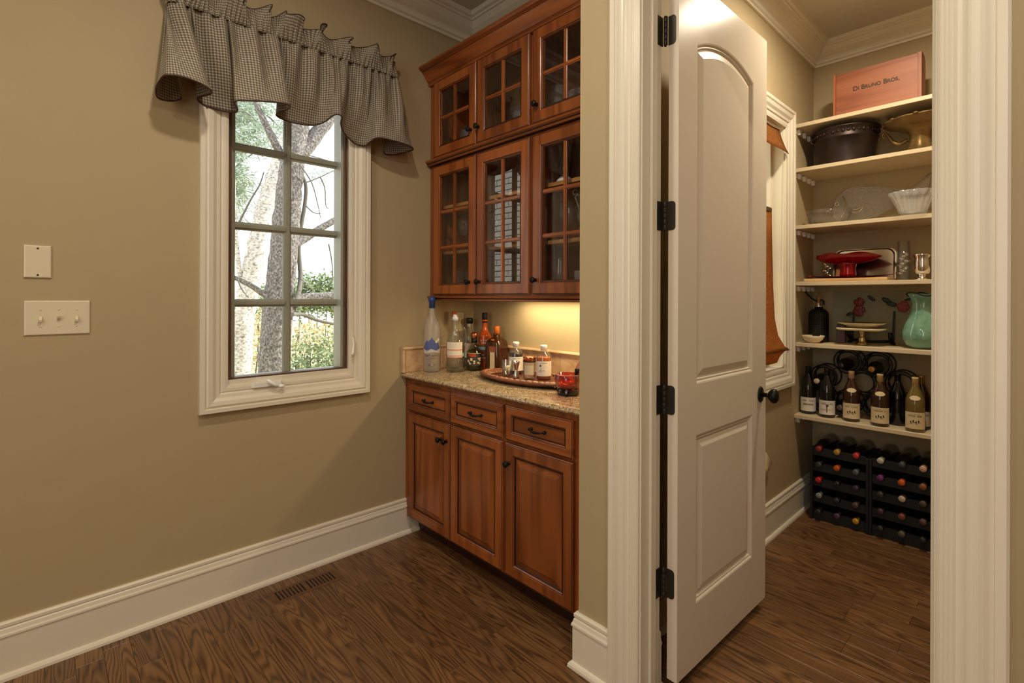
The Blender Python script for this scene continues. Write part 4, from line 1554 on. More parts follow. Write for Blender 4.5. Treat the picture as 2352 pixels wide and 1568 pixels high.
# carved wooden tray
tray = thing('wooden_tray', 'carved oval wooden tray holding bar bottles and glasses', 'tray', (1.855, 1.862, CT))
mb = MB()
TS = 2.0
prof = [(0, 0.004), (0.10, 0.004), (0.118, 0.0), (0.130, 0.003), (0.158, 0.018), (0.162, 0.024), (0.160, 0.029), (0.152, 0.030), (0.140, 0.022), (0.128, 0.014), (0.118, 0.0115), (0, 0.0115)]
mb.lathe(prof, 64, (0, 0, 0), sy=TS)
mb.build('tray_body', wood('tray_wood', (64, 34, 22), (104, 60, 40), (132, 82, 58), 1, 1.4, 0.35, False, 7), tray, world=False)
carve = M['traycarve'] = wood('carved_wood', (100, 56, 32), (150, 94, 62), (178, 120, 84), 1, 2.0, 0.35, False, 6)
for k in range(48):
    a = 2 * PI * k / 48
    r = 0.147
    c = (r * math.cos(a), r * TS * math.sin(a), 0.0275)
    e = MB().ball((0, 0, 0), (0.0125, 0.0185, 0.0085), 10, 6)
    tg = math.atan2(TS * math.cos(a), -math.sin(a))
    e.xform(Matrix.Translation(c) @ Matrix.Rotation(tg + 0.5 - PI / 2, 4, 'Z'))
    e.build('carved_leaf', carve, tray, world=False)
for sgn in (1, -1):
    for k in range(7):
        aa = (k - 3) * 0.28
        e = MB().ball((0, 0, 0), (0.012, 0.036, 0.012), 10, 6)
        e.xform(Matrix.Translation((0.075 * math.sin(aa), sgn * (0.215 + 0.055 * math.cos(aa)), 0.0165)) @ Matrix.Rotation(-sgn * aa, 4, 'Z'))
        e.build('carved_leaf', carve, tray, world=False)

TZ = CT + 0.0118
o = tumbler('shot_tumbler', 'small clear tumbler holding a white scoop on the wooden tray', (1.852, 2.002, TZ), 0.085, 0.030)
sc = thing('bar_scoop', 'white scoop lying in the small clear tumbler', 'scoop', (1.852, 2.002, TZ))
MB().ball((0.002, 0.0, 0.040), (0.021, 0.015, 0.017)).build('scoop_bowl', 'cream', sc, world=False)
MB().tube([(0.0, -0.006, 0.042), (-0.004, -0.016, 0.030), (-0.008, -0.022, 0.014)], [0.007, 0.006, 0.005], 8).build('scoop_handle', 'cream', sc, world=False)
o = MB().lathe([(0, 0), (0.016, 0), (0.0175, 0.003), (0.0165, 0.015), (0.008, 0.042), (0.008, 0.046), (0.0175, 0.078), (0.0195, 0.090), (0.0185, 0.090), (0.016, 0.078), (0, 0.056)], 24).build('bar_jigger', 'chrome')
o.location = (1.834, 1.914, TZ)
tag(o, 'hourglass-shaped polished steel jigger standing on the wooden tray', 'jigger')


def syrup(label, loc, body_mat, seed, liquid=None):
    x, y = loc[0], loc[1]
    t = thing('syrup_bottle', label, 'bottle', loc)
    pv = [(0, 0.003), (0.034, 0.0), (0.0385, 0.005), (0.0385, 0.112), (0.036, 0.126), (0.026, 0.138), (0.017, 0.143), (0.0155, 0.148), (0.0155, 0.158), (0, 0.158)]
    MB().lathe(pv, 28).build('body', 'glass', t, world=False)
    MB().lathe([(0, 0.005)] + [(r - 0.003, z) for r, z in ((0.0385, 0.006), (0.0385, 0.112), (0.0375, 0.118))] + [(0, 0.118)], 24).build('syrup', body_mat, t, world=False)
    MB().lathe([(0.0168, 0.150), (0.0168, 0.164), (0.0185, 0.166), (0.0185, 0.175), (0.016, 0.178), (0, 0.178)], 22).build('cap', 'whiteplastic', t, world=False)
    label_on(t, 'label', 'paper', 0.0391, 1.45, 0.022, 0.098, x, y)
    print_marks(t, 'greyink', 0.0395, 0.089, 0.004, 0.55, x, y, 8, 0.1, seed)
    label_on(t, 'emblem', 'ink', 0.0395, 0.10, 0.070, 0.080, x, y, -0.45)
    print_marks(t, 'ink', 0.0395, 0.058, 0.004, 0.30, x, y, 4, -0.42, seed + 1)
    print_marks(t, 'ink', 0.0395, 0.050, 0.0035, 0.42, x, y, 9, -0.30, seed + 2)
    print_marks(t, 'greyink', 0.0395, 0.044, 0.003, 0.26, x, y, 6, -0.46, seed + 3)
    return t


syrup('white-capped bottle of nearly black syrup on the wooden tray', (1.934, 2.022, TZ), plain('dark_syrup', (24, 20, 16), 0.2), 20)
syrup('white-capped bottle of amber syrup on the wooden tray', (1.912, 1.790, TZ), plain('amber_syrup', (170, 84, 24), 0.15, spec=0.6), 30)
jr = thing('cherry_jar', 'small glass jar with a copper screw lid on the wooden tray', 'jar', (1.865, 1.848, TZ))
MB().lathe([(0, 0.003), (0.028, 0.0), (0.0325, 0.006), (0.0325, 0.075), (0.030, 0.085), (0.029, 0.095), (0.027, 0.095), (0.029, 0.08), (0.0295, 0.01), (0, 0.009)], 26).build('body', 'glass', jr, world=False)
MB().lathe([(0.0335, 0.090), (0.0335, 0.097)], 26).build('lid_ring', 'black', jr, world=False)
MB().lathe([(0.0335, 0.096), (0.0335, 0.114), (0.031, 0.118), (0, 0.118)], 26).build('lid', 'copper', jr, world=False)
label_on(jr, 'label', plain('clear_print', (196, 184, 156), 0.5), 0.0329, 0.9, 0.026, 0.074, 1.865, 1.848)

rg = thing('red_glass', 'wide amber-red glass with a thick dark base in front of the tray', 'glass', (1.741, 1.480, CT))
MB().lathe([(0, 0.0), (0.044, 0.0), (0.050, 0.004), (0.052, 0.012), (0.050, 0.026), (0.0465, 0.030)], 30).build('base', thin_glass('dark_red_glass', (0.16, 0.05, 0.02), 0.05, 1.8), rg, world=False)
MB().lathe([(0, 0.031), (0.0465, 0.030), (0.054, 0.040), (0.060, 0.066), (0.060, 0.092), (0.0575, 0.093), (0.0575, 0.066), (0.052, 0.043), (0, 0.036)], 30).build('bowl', thin_glass('red_amber_glass', (0.86, 0.30, 0.13), 0.05, 1.6, None, 0.03), rg, world=False)
dc = thing('amber_decanter', 'round amber decanter with a black ribbon at the pantry end of the worktop', 'decanter', (1.85, 1.482, CT))
MB().lathe([(0, 0), (0.036, 0), (0.040, 0.01), (0.044, 0.05), (0.042, 0.09), (0.030, 0.125), (0.014, 0.145), (0.012, 0.19), (0.015, 0.194), (0, 0.194)], 28).build('body', thin_glass('amber_glass', (0.80, 0.42, 0.18), 0.05, 1.6, None, 0.15), dc, world=False)
MB().ball((0, 0, 0.214), (0.013, 0.013, 0.020)).build('stopper', 'ink', dc, world=False)
a0 = facing(1.85, 1.482) - 0.75
rp = [(0.047 * math.cos(a0 + da), 0.047 * math.sin(a0 + da), z) for da, z in ((0.5, 0.11), (0.15, 0.098), (0.0, 0.085), (0.1, 0.06), (-0.05, 0.035), (0.1, 0.012))]
MB().tube(spline(rp, 5), 0.010, 6, flat=0.35).build('ribbon', 'black', dc, world=False)
MB().tube([(p[0], p[1], 0.098 + 0.012 * math.sin(k)) for k, p in enumerate(spline(rp[:3], 4))], 0.012, 6, flat=0.5).build('bow', 'black', dc, world=False)

# ------------------------------------------------------------------ pantry window with a woven shade
pw = bpy.data.objects.new('window_2', None)
COL.objects.link(pw)
pw.location = (3.0, YP, 0.95)
tag(pw, 'white cased pantry window behind a woven shade', None, None, 'structure')
rect_frame(WC, PX0, PX1, PZ0, PZ1, YP, -1).build('casing', 'white', pw)
mb = MB()
for lo, hi in (((PX0 - 0.012, YP - 0.001, PZ0 - 0.012), (PX0 + 0.006, YP + 0.13, PZ1 + 0.012)), ((PX1 - 0.006, YP - 0.001, PZ0 - 0.012), (PX1 + 0.012, YP + 0.13, PZ1 + 0.012)), ((PX0, YP - 0.001, PZ1 - 0.006), (PX1, YP + 0.13, PZ1 + 0.012)), ((PX0, YP - 0.001, PZ0 - 0.012), (PX1, YP + 0.13, PZ0 + 0.006))):
    mb.box(lo, hi)
mb.build('jamb_liner', 'white', pw)
sh2 = rect_frame([(0, -0.015), (0, 0.02), (0.03, 0.02), (0.03, -0.015)], PX0 + 0.034, PX1 - 0.034, PZ0 + 0.034, PZ1 - 0.034, YP + 0.085, -1).build('sash', 'white', pw)
zm = (PZ0 + PZ1) / 2
MB().box((PX0 + 0.03, YP + 0.068, zm - 0.02), (PX1 - 0.03, YP + 0.098, zm + 0.02), bev=0.004).build('meeting_rail', 'white', sh2)
MB().box(((PX0 + PX1) / 2 - 0.011, YP + 0.074, PZ0 + 0.03), ((PX0 + PX1) / 2 + 0.011, YP + 0.095, PZ1 - 0.03), bev=0.004).build('muntin', 'white', sh2)
for z0, z1 in ((PZ0 + 0.032, zm - 0.02), (zm + 0.02, PZ1 - 0.032)):
    MB().box((PX0 + 0.032, YP + 0.083, z0), (PX1 - 0.032, YP + 0.087, z1)).build('pane', 'winglass', sh2)


def cloth_strip(pts, x0, x1, name, parent, th=0.003):
    """fabric of constant section: pts (y, z), x range may vary along it"""
    mb = MB()
    rows = []
    for k, (y, z) in enumerate(pts):
        t = k / (len(pts) - 1)
        xe = x1(t) if callable(x1) else x1
        rows.append([(x0 + (xe - x0) * j / 8, y + 0.004 * math.sin(j * 1.3 + k), z) for j in range(9)])
    mb.rings(rows, False, mats=[0] * len(rows), smooth=True)
    o = mb.build(name, 'burlap', parent)
    s = o.modifiers.new('thick', 'SOLIDIFY')
    s.thickness = th
    return o


sd = thing('woven_shade', 'brown woven roman shade half lowered over the pantry window', 'window shade', (3.0, YP - 0.03, 2.4))
cloth_strip([(YP + 0.02, 2.385), (YP + 0.010, 2.33), (YP - 0.012, 2.27), (YP - 0.03, 2.235)], PX0 + 0.005, lambda t: PX1 - 0.035 + 0.03 * t, 'shade_valance', sd)
cloth_strip([(YP + 0.03, 1.885), (YP + 0.028, 1.70), (YP + 0.020, 1.45), (YP + 0.010, 1.25), (YP - 0.004, 1.15), (YP - 0.028, 1.085), (YP - 0.040, 1.06)], PX0 + 0.005, lambda t: 3.165 + 0.105 * t ** 3, 'shade_panel', sd)
cloth_strip([(YP - 0.036, 1.075), (YP - 0.010, 1.045), (YP + 0.004, 1.02), (YP + 0.012, 0.985)], PX0 + 0.005, lambda t: 3.255 - 0.02 * t, 'shade_fold', sd)
MB().box((PX0 + 0.005, YP + 0.022, 1.880), (3.165, YP + 0.036, 1.905), bev=0.003).build('shade_rail', 'sashwood', sd)
MB().tube([(3.262, YP - 0.02, 2.24), (3.262, YP - 0.012, 1.6), (3.262, YP - 0.030, 1.06)], 0.0013, 5).build('shade_cord', 'cream', sd)
MB().ball((3.262, YP - 0.031, 1.05), 0.007, 10, 7).build('cord_pull', 'whiteplastic', sd)

# small white cloth tip behind the door
rag = thing('white_rag', 'corner of a white cloth hanging on the pantry wall behind the door', 'cloth', (2.98, YP - 0.03, 0.45))
mb = MB()
mb.rings([[(2.80, YP - 0.004, 0.52), (2.90, YP - 0.020, 0.515), (3.005, YP - 0.008, 0.50)], [(2.82, YP - 0.02, 0.42), (2.92, YP - 0.045, 0.43), (3.045, YP - 0.026, 0.435)], [(2.86, YP - 0.006, 0.36), (2.93, YP - 0.03, 0.37), (3.015, YP - 0.012, 0.385)]], False, mats=[0] * 3, smooth=True)
o = mb.build('cloth', 'cream', rag)
o.modifiers.new('thick', 'SOLIDIFY').thickness = 0.004

# lamp on the pantry ceiling
pl = thing('ceiling_lamp', 'round flush lamp on the pantry ceiling', 'lamp', (2.71, 0.48, ZP))
MB().lathe([(0.16, 0), (0.165, -0.02), (0.15, -0.035), (0.14, -0.03)], 28).build('lamp_ring', 'bronze', pl, world=False)
for cx, cy in CANS:
    t = thing('downlight', 'recessed downlight in the kitchen ceiling', 'lamp', (cx, cy, ZC), 'kitchen downlights')
    MB().lathe([(0.085, 0), (0.085, -0.006), (0.068, -0.008), (0.066, 0)], 24).build('lamp_ring', 'white', t, world=False)

# ------------------------------------------------------------------ pantry shelves
SX0 = 3.480
SZ = [2.465, 2.186, 1.828, 1.474, 1.092, 0.641]
names = ['top', 'second', 'third', 'fourth', 'fifth', 'lowest']
for z, nm in zip(SZ, names):
    t = thing('wall_shelf', nm + ' cream-painted shelf in the pantry', 'shelf', (3.66, 0.33, z), 'pantry wall shelves')
    MB().box((SX0, -0.425, z - 0.024), (XB - 0.001, YP - 0.001, z), bev=0.002).build('board', 'shelfpaint', t)
    # white notched bracket under the end of the shelf: four teeth on a thin rail
    top = z - 0.0245
    MB().box((SX0 + 0.012, YP - 0.004, top - 0.030), (XB - 0.024, YP - 0.001, top), bev=0.001).build('bracket_rail', 'shelfpaint', t)
    for xa in (3.512, 3.612, 3.705, 3.790):
        bk = MB()
        a = [(xa - 0.004, YP - 0.004, top - 0.004), (xa + 0.042, YP - 0.004, top - 0.004), (xa + 0.012, YP - 0.004, top - 0.034)]
        bk.rings([a, [(p[0], p[1] - 0.016, p[2]) for p in a]], True, True, True)
        bk.build('bracket_tooth', 'whiteplastic', t)

# top shelf: wooden gift box
bxz = SZ[0]
t = thing('wooden_box', 'reddish cedar gift box printed DI BRUNO BROS standing on the top pantry shelf', 'box', (3.60, 0.69, bxz))
X0, X1, Y0, Y1, H0 = 3.540, 3.665, 0.482, 0.906, 0.266
cedar = wood('cedar_board', (124, 66, 38), (156, 90, 56), (174, 108, 70), 1, 1.0, 0.5, True, 4)
cedar2 = wood('cedar_end', (120, 62, 36), (150, 84, 52), (170, 100, 66), 2, 1.0, 0.5, True, 4)
MB().box((X0 + 0.004, Y0 + 0.016, bxz + 0.0005), (X0 + 0.013, Y1 - 0.014, bxz + H0 - 0.002), bev=0.001).build('front_board', cedar, t)
MB().box((X1 - 0.009, Y0 + 0.014, bxz + 0.0005), (X1, Y1 - 0.014, bxz + H0 - 0.004), bev=0.001).build('back_board', cedar, t)
for ya, yb in ((Y0, Y0 + 0.0155), (Y1 - 0.0135, Y1)):
    m = MB()
    arch = [(X0, bxz + 0.0005), (X1, bxz + 0.0005), (X1, bxz + H0 - 0.05), (X1 - 0.006, bxz + H0 - 0.022), (X1 - 0.03, bxz + H0 + 0.002), (X1 - 0.06, bxz + H0 + 0.006), (X0, bxz + H0)]
    m.rings([[(a, ya, b) for a, b in arch], [(a, yb, b) for a, b in arch]], True, True, True)
    m.build('end_board', cedar2, t)
MB().box((X0 + 0.013, Y0 + 0.0155, bxz + 0.0005), (X1 - 0.009, Y1 - 0.0135, bxz + 0.010)).build('base_board', cedar, t)
MB().box((X0 + 0.013, Y0 + 0.0155, bxz + H0 - 0.020), (X1 - 0.009, Y1 - 0.0135, bxz + H0 - 0.010)).build('lid_board', cedar, t)
yc, zc = 0.692, bxz + 0.152
text_mb('Di Bruno Bros.', 0.037, lambda a, b: (X0 + 0.0030, yc - a, zc + b), small_caps=True, width=0.222, bold=0.0007).build('lettering', 'ink', t, fix=False)
text_mb('- - - - - - - - - - - - - - - - - -', 0.012, lambda a, b: (X0 + 0.0030, yc - a, zc - 0.021 + b), wide=1.1).build('lettering', plain('brown_ink', (104, 56, 34), 0.7), t, fix=False)

# second shelf: metal tub, gold compote
z = SZ[1] + 0.0005
tb = thing('metal_tub', 'oval dark bronze tub with an embossed band on the second pantry shelf', 'tub', (3.665, 0.872, z))
tubm = plain('bronze_tub', (58, 46, 40), 0.40, 0.7, bump=0.25, bscale=25, var=0.35)
mb = MB().lathe([(0, 0.0), (0.150, 0.0), (0.153, 0.004), (0.151, 0.012), (0.160, 0.09), (0.168, 0.172), (0.174, 0.176), (0.175, 0.182), (0.171, 0.187), (0.178, 0.235), (0.184, 0.240), (0.184, 0.247), (0.178, 0.250), (0.172, 0.245), (0.150, 0.02), (0, 0.012)], 48)
mb.xform(Matrix.Diagonal((0.92, 1.0, 0.90, 1)))
mb.build('body', tubm, tb, world=False)
emb = MB()
for k in range(40):
    a = 2 * PI * k / 40
    r = 0.1745
    emb = MB().ball((0, 0, 0), (0.006, 0.0095, 0.012 if k % 2 else 0.007), 8, 6)
    emb.xform(Matrix.Diagonal((0.92, 1, 0.9, 1)) @ Matrix.Translation((r * math.cos(a), r * math.sin(a), 0.211)) @ Matrix.Rotation(a, 4, 'Z'))
    emb.build('embossed_leaf', tubm, tb, world=False)
cg = thing('gold_compote', 'antique gold pedestal bowl with scrolled rim and handles on the second pantry shelf', 'bowl', (3.660, 0.500, z))
mb = MB().lathe([(0, 0.0), (0.090, 0.0), (0.094, 0.006), (0.080, 0.018), (0.068, 0.03), (0.058, 0.045), (0.052, 0.065), (0.050, 0.085), (0.052, 0.11), (0.056, 0.128), (0.064, 0.142), (0.10, 0.160), (0.150, 0.176), (0.168, 0.190), (0.176, 0.196), (0.172, 0.201), (0.150, 0.186), (0.09, 0.168), (0, 0.158)], 48,
                wob=lambda a, k: 0.035 * math.cos(9 * a) if k > 11 else 0.05 * math.cos(6 * a) if k < 9 else 0.0)
mb.build('bowl', 'gold', cg, world=False)
for s in (1, -1):
    pts = spline([(0, s * 0.060, 0.10), (0, s * 0.10, 0.085), (0, s * 0.130, 0.105), (0, s * 0.150, 0.14), (0, s * 0.168, 0.165), (0, s * 0.182, 0.150), (0, s * 0.172, 0.134)], 5)
    MB().tube(pts, [0.012 - 0.007 * k / 30 for k in range(31)], 8).build('scroll_handle', 'gold', cg, world=False)
for k in range(9):
    a = 2 * PI * (k + 0.5) / 9
    MB().ball((0.170 * math.cos(a), 0.170 * math.sin(a), 0.199), (0.014, 0.014, 0.007), 10, 6).build('rim_leaf', 'gold', cg, world=False)

# third shelf: fish platter, fluted bowl, shallow bowl
z = SZ[2] + 0.0005


def fish_h(u):
    """outline of the fish: half-heights above and below the axis at u in 0..1 (head to tail)"""
    if u < 0.78:
        v = u / 0.78
        up = 0.135 * (math.sin(PI * min(1, v ** 0.62)) ** 0.7) * (1 - 0.15 * v) + 0.012
        dn = 0.105 * (math.sin(PI * min(1, v ** 0.7)) ** 0.7) + 0.012
    else:
        v = (u - 0.78) / 0.22
        up = 0.022 + 0.075 * v ** 1.2
        dn = 0.020 + 0.040 * v
    return up, dn


def scales(t):
    tc = t.coords('Object', (1, 1, 1))
    r1 = t.add('ShaderNodeMapping')
    r1.inputs['Rotation'].default_value = (PI / 4, 0, 0)
    t.link(tc, r1.inputs['Vector'])
    sp = t.add('ShaderNodeSeparateXYZ')
    t.link(r1.outputs[0], sp.inputs[0])
    a = t.math('SINE', t.math('MULTIPLY', sp.outputs[1], 420.0))
    b = t.math('SINE', t.math('MULTIPLY', sp.outputs[2], 420.0))
    return t.math('MULTIPLY', a, b)


fishm = thin_glass('fish_glass', (0.95, 0.95, 0.92), 0.16, 5.0, None, 0.34)
fp = thing('fish_platter', 'clear glass fish-shaped platter with scale pattern leaning on the third pantry shelf', 'platter', (3.76, 0.74, z))
N = 40
rim, inner = [], []
LX = 0.50
top_pts, bot_pts = [], []
for k in range(N + 1):
    u = k / N
    up, dn = fish_h(u)
    yy = 0.975 - LX * u
    mid = 0.118 + 0.075 * u ** 1.5
    top_pts.append((yy, mid + up))
    bot_pts.append((yy, max(mid - dn, 0.004)))


def fx(zz):
    return 3.765 + zz * 0.27


def fish_ring(k, ins, dx):
    out = []
    c = (0.74, 0.14)
    for p in top_pts + bot_pts[::-1]:
        q = (p[0] + (c[0] - p[0]) * ins, p[1] + (c[1] - p[1]) * ins)
        out.append((fx(q[1]) + dx, q[0], z + q[1]))
    return out


mb = MB()
mb.rings([fish_ring(0, 0.0, 0.006), fish_ring(0, 0.0, 0.0), fish_ring(0, 0.05, 0.002), fish_ring(0, 0.10, 0.012)], True, False, False, [0] * 4, True)
mb.build('rim', 'glass', fp)
mb = MB()
NK, NJ = 52, 20


def fish_pt(u, f, lift=0.0):
    q = min(max(u, 0.0), 1.0) * N
    k0 = min(int(q), N - 1)
    fr_ = q - k0
    yy = top_pts[k0][0] + (top_pts[k0 + 1][0] - top_pts[k0][0]) * fr_
    zt = top_pts[k0][1] + (top_pts[k0 + 1][1] - top_pts[k0][1]) * fr_
    zb = bot_pts[k0][1] + (bot_pts[k0 + 1][1] - bot_pts[k0][1]) * fr_
    g = 0.04 + 0.92 * f
    zz = zb + (zt - zb) * g
    return (fx(zz) + 0.008 - 0.018 * math.sin(PI * f) * min(1, 4 * (1 - abs(2 * u - 1))) - lift, yy, z + zz)


# every scale is a small raised diamond, rows offset by half a scale; the head and the tail fin stay smooth
for k in range(NK):
    for j in range(NJ):
        u0, u1, f0, f1 = k / NK, (k + 1) / NK, j / NJ, (j + 1) / NJ
        um, fm = (u0 + u1) / 2, (f0 + f1) / 2
        li = 0.0055 if 0.19 + 0.10 * (1 - fm) < um < 0.80 else 0.0
        sk = 0.5 / NK if j % 2 else 0.0
        c = [fish_pt(u0 + sk, f0), fish_pt(u1 + sk, f0), fish_pt(u1 + sk, f1), fish_pt(u0 + sk, f1)]
        i = mb.addv(c + [fish_pt(um + sk, fm, li)])
        for q in range(4):
            mb.face((i + q, i + (q + 1) % 4, i + 4))
mb.build('scaled_body', fishm, fp)
MB().torus((3.788, 0.945, z + 0.155), 0.011, 0.003, 'x', 20, 6).build('eye_ring', 'silver', fp)
MB().tube(spline([(3.800, 0.915, z + 0.20), (3.788, 0.895, z + 0.16), (3.775, 0.90, z + 0.10), (3.770, 0.92, z + 0.06)], 5), 0.004, 6).build('gill_line', 'silver', fp)
MB().tube(spline([(3.782, 0.88, z + 0.12), (3.774, 0.84, z + 0.105), (3.773, 0.80, z + 0.115), (3.772, 0.83, z + 0.085), (3.775, 0.88, z + 0.10)], 5), 0.003, 6).build('fin_line', 'silver', fp)

fb = thing('fluted_bowl', 'fluted clear glass bowl on the third pantry shelf', 'bowl', (3.585, 0.525, z))
mb = MB().lathe([(0, 0.004), (0.050, 0.004), (0.056, 0.010), (0.066, 0.04), (0.090, 0.10), (0.112, 0.140), (0.109, 0.141), (0.086, 0.10), (0.060, 0.04), (0, 0.014)], 72, wob=lambda a, k: 0.045 * math.cos(18 * a) if k > 1 else 0)
mb.build('bowl', thin_glass('ribbed_glass', (0.96, 0.96, 0.93), 0.08, 2.4, None, 0.22), fb, world=False)
MB().lathe([(0, 0), (0.10, 0.0), (0.135, 0.006), (0.137, 0.009), (0.10, 0.004), (0, 0.003)], 40).build('plate', 'glass', fb, world=False)
o = MB().lathe([(0, 0.0), (0.07, 0.0), (0.078, 0.003), (0.104, 0.03), (0.120, 0.065), (0.125, 0.088), (0.122, 0.088), (0.117, 0.065), (0.100, 0.034), (0.07, 0.007), (0, 0.006)], 44).build('glass_bowl', 'glass')
o.location = (3.610, 0.945, z)
tag(o, 'wide shallow clear glass bowl in front of the fish platter', 'bowl')

# fourth shelf: board, red bowl, silver tray, cylinder, goblet
z = SZ[3] + 0.0005
o = MB().box((-0.14, -0.215, 0), (0.09, 0.215, 0.018), bev=0.004).build('cutting_board', wood('maple_board', (196, 150, 96), (214, 172, 118), (226, 190, 140), 1, 1.0, 0.45, False, 6))
o.location = (3.650, 0.842, z)
tag(o, 'pale wooden board under the red footed bowl', 'board')
zb = z + 0.0185
rb = thing('red_bowl', 'glossy red leaf-shaped footed bowl on the fourth pantry shelf', 'bowl', (3.610, 0.842, zb))


def leaf_boat(L, W, zlow, depth, lift, dip, th=0.004, n=28, m=10, tipz=0.0):
    """pointed boat-shaped dish along y"""
    mb = MB()
    for side in (0, 1):
        rows = []
        for k in range(n + 1):
            u = -1 + 2 * k / n
            w = W * max(1 - abs(u) ** 2.2, 0.0) ** 0.8 + 0.0015
            rimz = zlow + depth + lift * abs(u) ** 2.5 + tipz * (u > 0) * abs(u) ** 6 - dip * math.exp(-(u / 0.32) ** 2)
            keel = zlow + (depth * 0.95 + lift) * abs(u) ** 2.4
            row = []
            for j in range(m + 1):
                v = -1 + 2 * j / m
                zz = keel + (rimz - keel) * abs(v) ** 2.0
                row.append((w * v * (1 - 0.04 * side), L * u, zz + th * side * (1 - abs(v) ** 6)))
            rows.append(row)
        mb.rings(rows, False, mats=[0] * (n + 1), smooth=True)
    return mb


leaf_boat(0.172, 0.088, 0.086, 0.076, -0.034, 0.016, tipz=0.022).build('bowl', 'redred', rb, world=False)
MB().lathe([(0.044, 0.006), (0.042, 0.03), (0.040, 0.06), (0.044, 0.082), (0.052, 0.094)], 26).build('foot', 'redred', rb, world=False)
leaf_boat(0.225, 0.092, 0.001, 0.010, 0.006, 0.0, tipz=0.014).build('saucer', 'redred', rb, world=False)
st = thing('silver_tray', 'polished silver tray with leaf handles leaning behind the red bowl', 'tray', (3.74, 0.79, zb))


def tr(a, b, d=0.0):
    # tray plane leaning back: a along y, b up
    return (3.765 - 0.03 + b * 0.12 + d, 0.790 - a, z + 0.002 + b)


rad = 0.045
out = []
for cx, cz, t0 in ((0.165, 0.0, None), (0.165, 0.205, 0), (-0.165, 0.205, 1), (-0.165, 0.0, None)):
    if t0 is None:
        out.append((cx, 0.0))
    else:
        for k in range(7):
            t = PI / 2 * k / 6 + (PI / 2) * t0
            sx = 1 if cx > 0 else -1
            out.append((cx - sx * rad + rad * math.cos(t), cz - rad + rad * math.sin(t)))
ringf = lambda s, d: [tr(a * s, 0.10 + (b - 0.10) * s, d) for a, b in out]
mb = MB()
mb.rings([ringf(1.0, 0.006), ringf(1.0, 0.0), ringf(0.95, 0.001), ringf(0.86, 0.010)], True, True, True)
mb.build('tray_body', 'silver', st)
rng = random.Random(3)
for s in (1, -1):
    for k in range(9):
        a = s * (0.185 + 0.012 * (k % 3) + rng.uniform(-0.006, 0.006))
        b = 0.045 + 0.115 * k / 8
        p = tr(a, b, -0.006)
        e = MB().ball((0, 0, 0), (0.006, 0.020, 0.011), 8, 6)
        e.xform(Matrix.Translation(p) @ Matrix.Rotation(rng.uniform(-0.9, 0.9), 4, 'X'))
        e.build('handle_leaf', 'silver', st)
o = MB().lathe([(0, 0), (0.026, 0), (0.028, 0.003), (0.028, 0.225), (0.0255, 0.225), (0.0255, 0.008), (0, 0.007)], 28).build('glass_cylinder', 'glass')
o.location = (3.60, 0.568, z)
tag(o, 'tall straight clear glass cylinder on the fourth pantry shelf', 'vase')
cup = thing('silver_goblet', 'small silver cup with a flared rim on the fourth pantry shelf', 'cup', (3.560, 0.478, z))
MB().lathe([(0, 0), (0.032, 0), (0.034, 0.004), (0.022, 0.012), (0.018, 0.022), (0.026, 0.032)], 28).build('foot', 'silver', cup, world=False)
MB().lathe([(0.018, 0.026), (0.032, 0.038), (0.040, 0.060), (0.040, 0.100), (0.037, 0.118), (0.044, 0.134), (0.046, 0.140), (0.043, 0.141), (0.034, 0.118), (0.036, 0.06), (0, 0.04)], 28).build('bowl', 'silver', cup, world=False)

# fifth shelf: siphon, cream bowl, painted glass tray on easel, cake stand, green vase
z = SZ[4] + 0.0005
so = thing('soda_siphon', 'black mesh-wrapped soda siphon with a chrome neck on the fifth pantry shelf', 'siphon', (3.655, 1.012, z))


def meshbump(t):
    return scales(t)


sm = NT('wire_mesh')
hh = scales(sm)
sm.set(sm.ramp(hh, [(0.35, lin((14, 14, 13))), (0.75, lin((70, 66, 58)))]), 0.4, 0.6)
sm.bump(hh, 0.6, 0.002)
MB().lathe([(0, 0.0), (0.050, 0.0), (0.056, 0.006), (0.057, 0.17), (0.053, 0.192), (0.040, 0.206), (0.026, 0.212), (0.022, 0.222)], 30).build('body', sm.m, so, world=False)
MB().lathe([(0.022, 0.220), (0.024, 0.230), (0.018, 0.236), (0.020, 0.246), (0.014, 0.252), (0.014, 0.29), (0.007, 0.296), (0.006, 0.318), (0, 0.32)], 22).build('neck', 'chrome', so, world=False)
MB().tube(spline([(0.0, 0.006, 0.258), (-0.02, 0.030, 0.275), (-0.03, 0.055, 0.305), (-0.035, 0.066, 0.322)], 5), [0.008] * 16, 8, flat=0.6).build('lever', 'black', so, world=False)
MB().tube(spline([(0.0, -0.01, 0.270), (-0.012, -0.028, 0.262), (-0.02, -0.034, 0.240)], 5), [0.006] * 11, 8).build('spout', 'black', so, world=False)
o = MB().lathe([(0, 0), (0.028, 0), (0.034, 0.003), (0.052, 0.022), (0.064, 0.044), (0.061, 0.046), (0.048, 0.024), (0.030, 0.008), (0, 0.007)], 30, wob=lambda a, k: 0.02 * math.cos(3 * a)).build('cream_bowl', 'cream')
o.location = (3.548, 1.012, z)
tag(o, 'small cream bowl in front of the soda siphon', 'bowl')
gt = thing('painted_tray', 'clear glass tray painted with red roses standing on a black easel', 'tray', (3.78, 0.76, z))


def gp(a, b, d=0.0):
    return (3.765 + b * 0.16 + d, 0.972 - a, z + 0.040 + b)


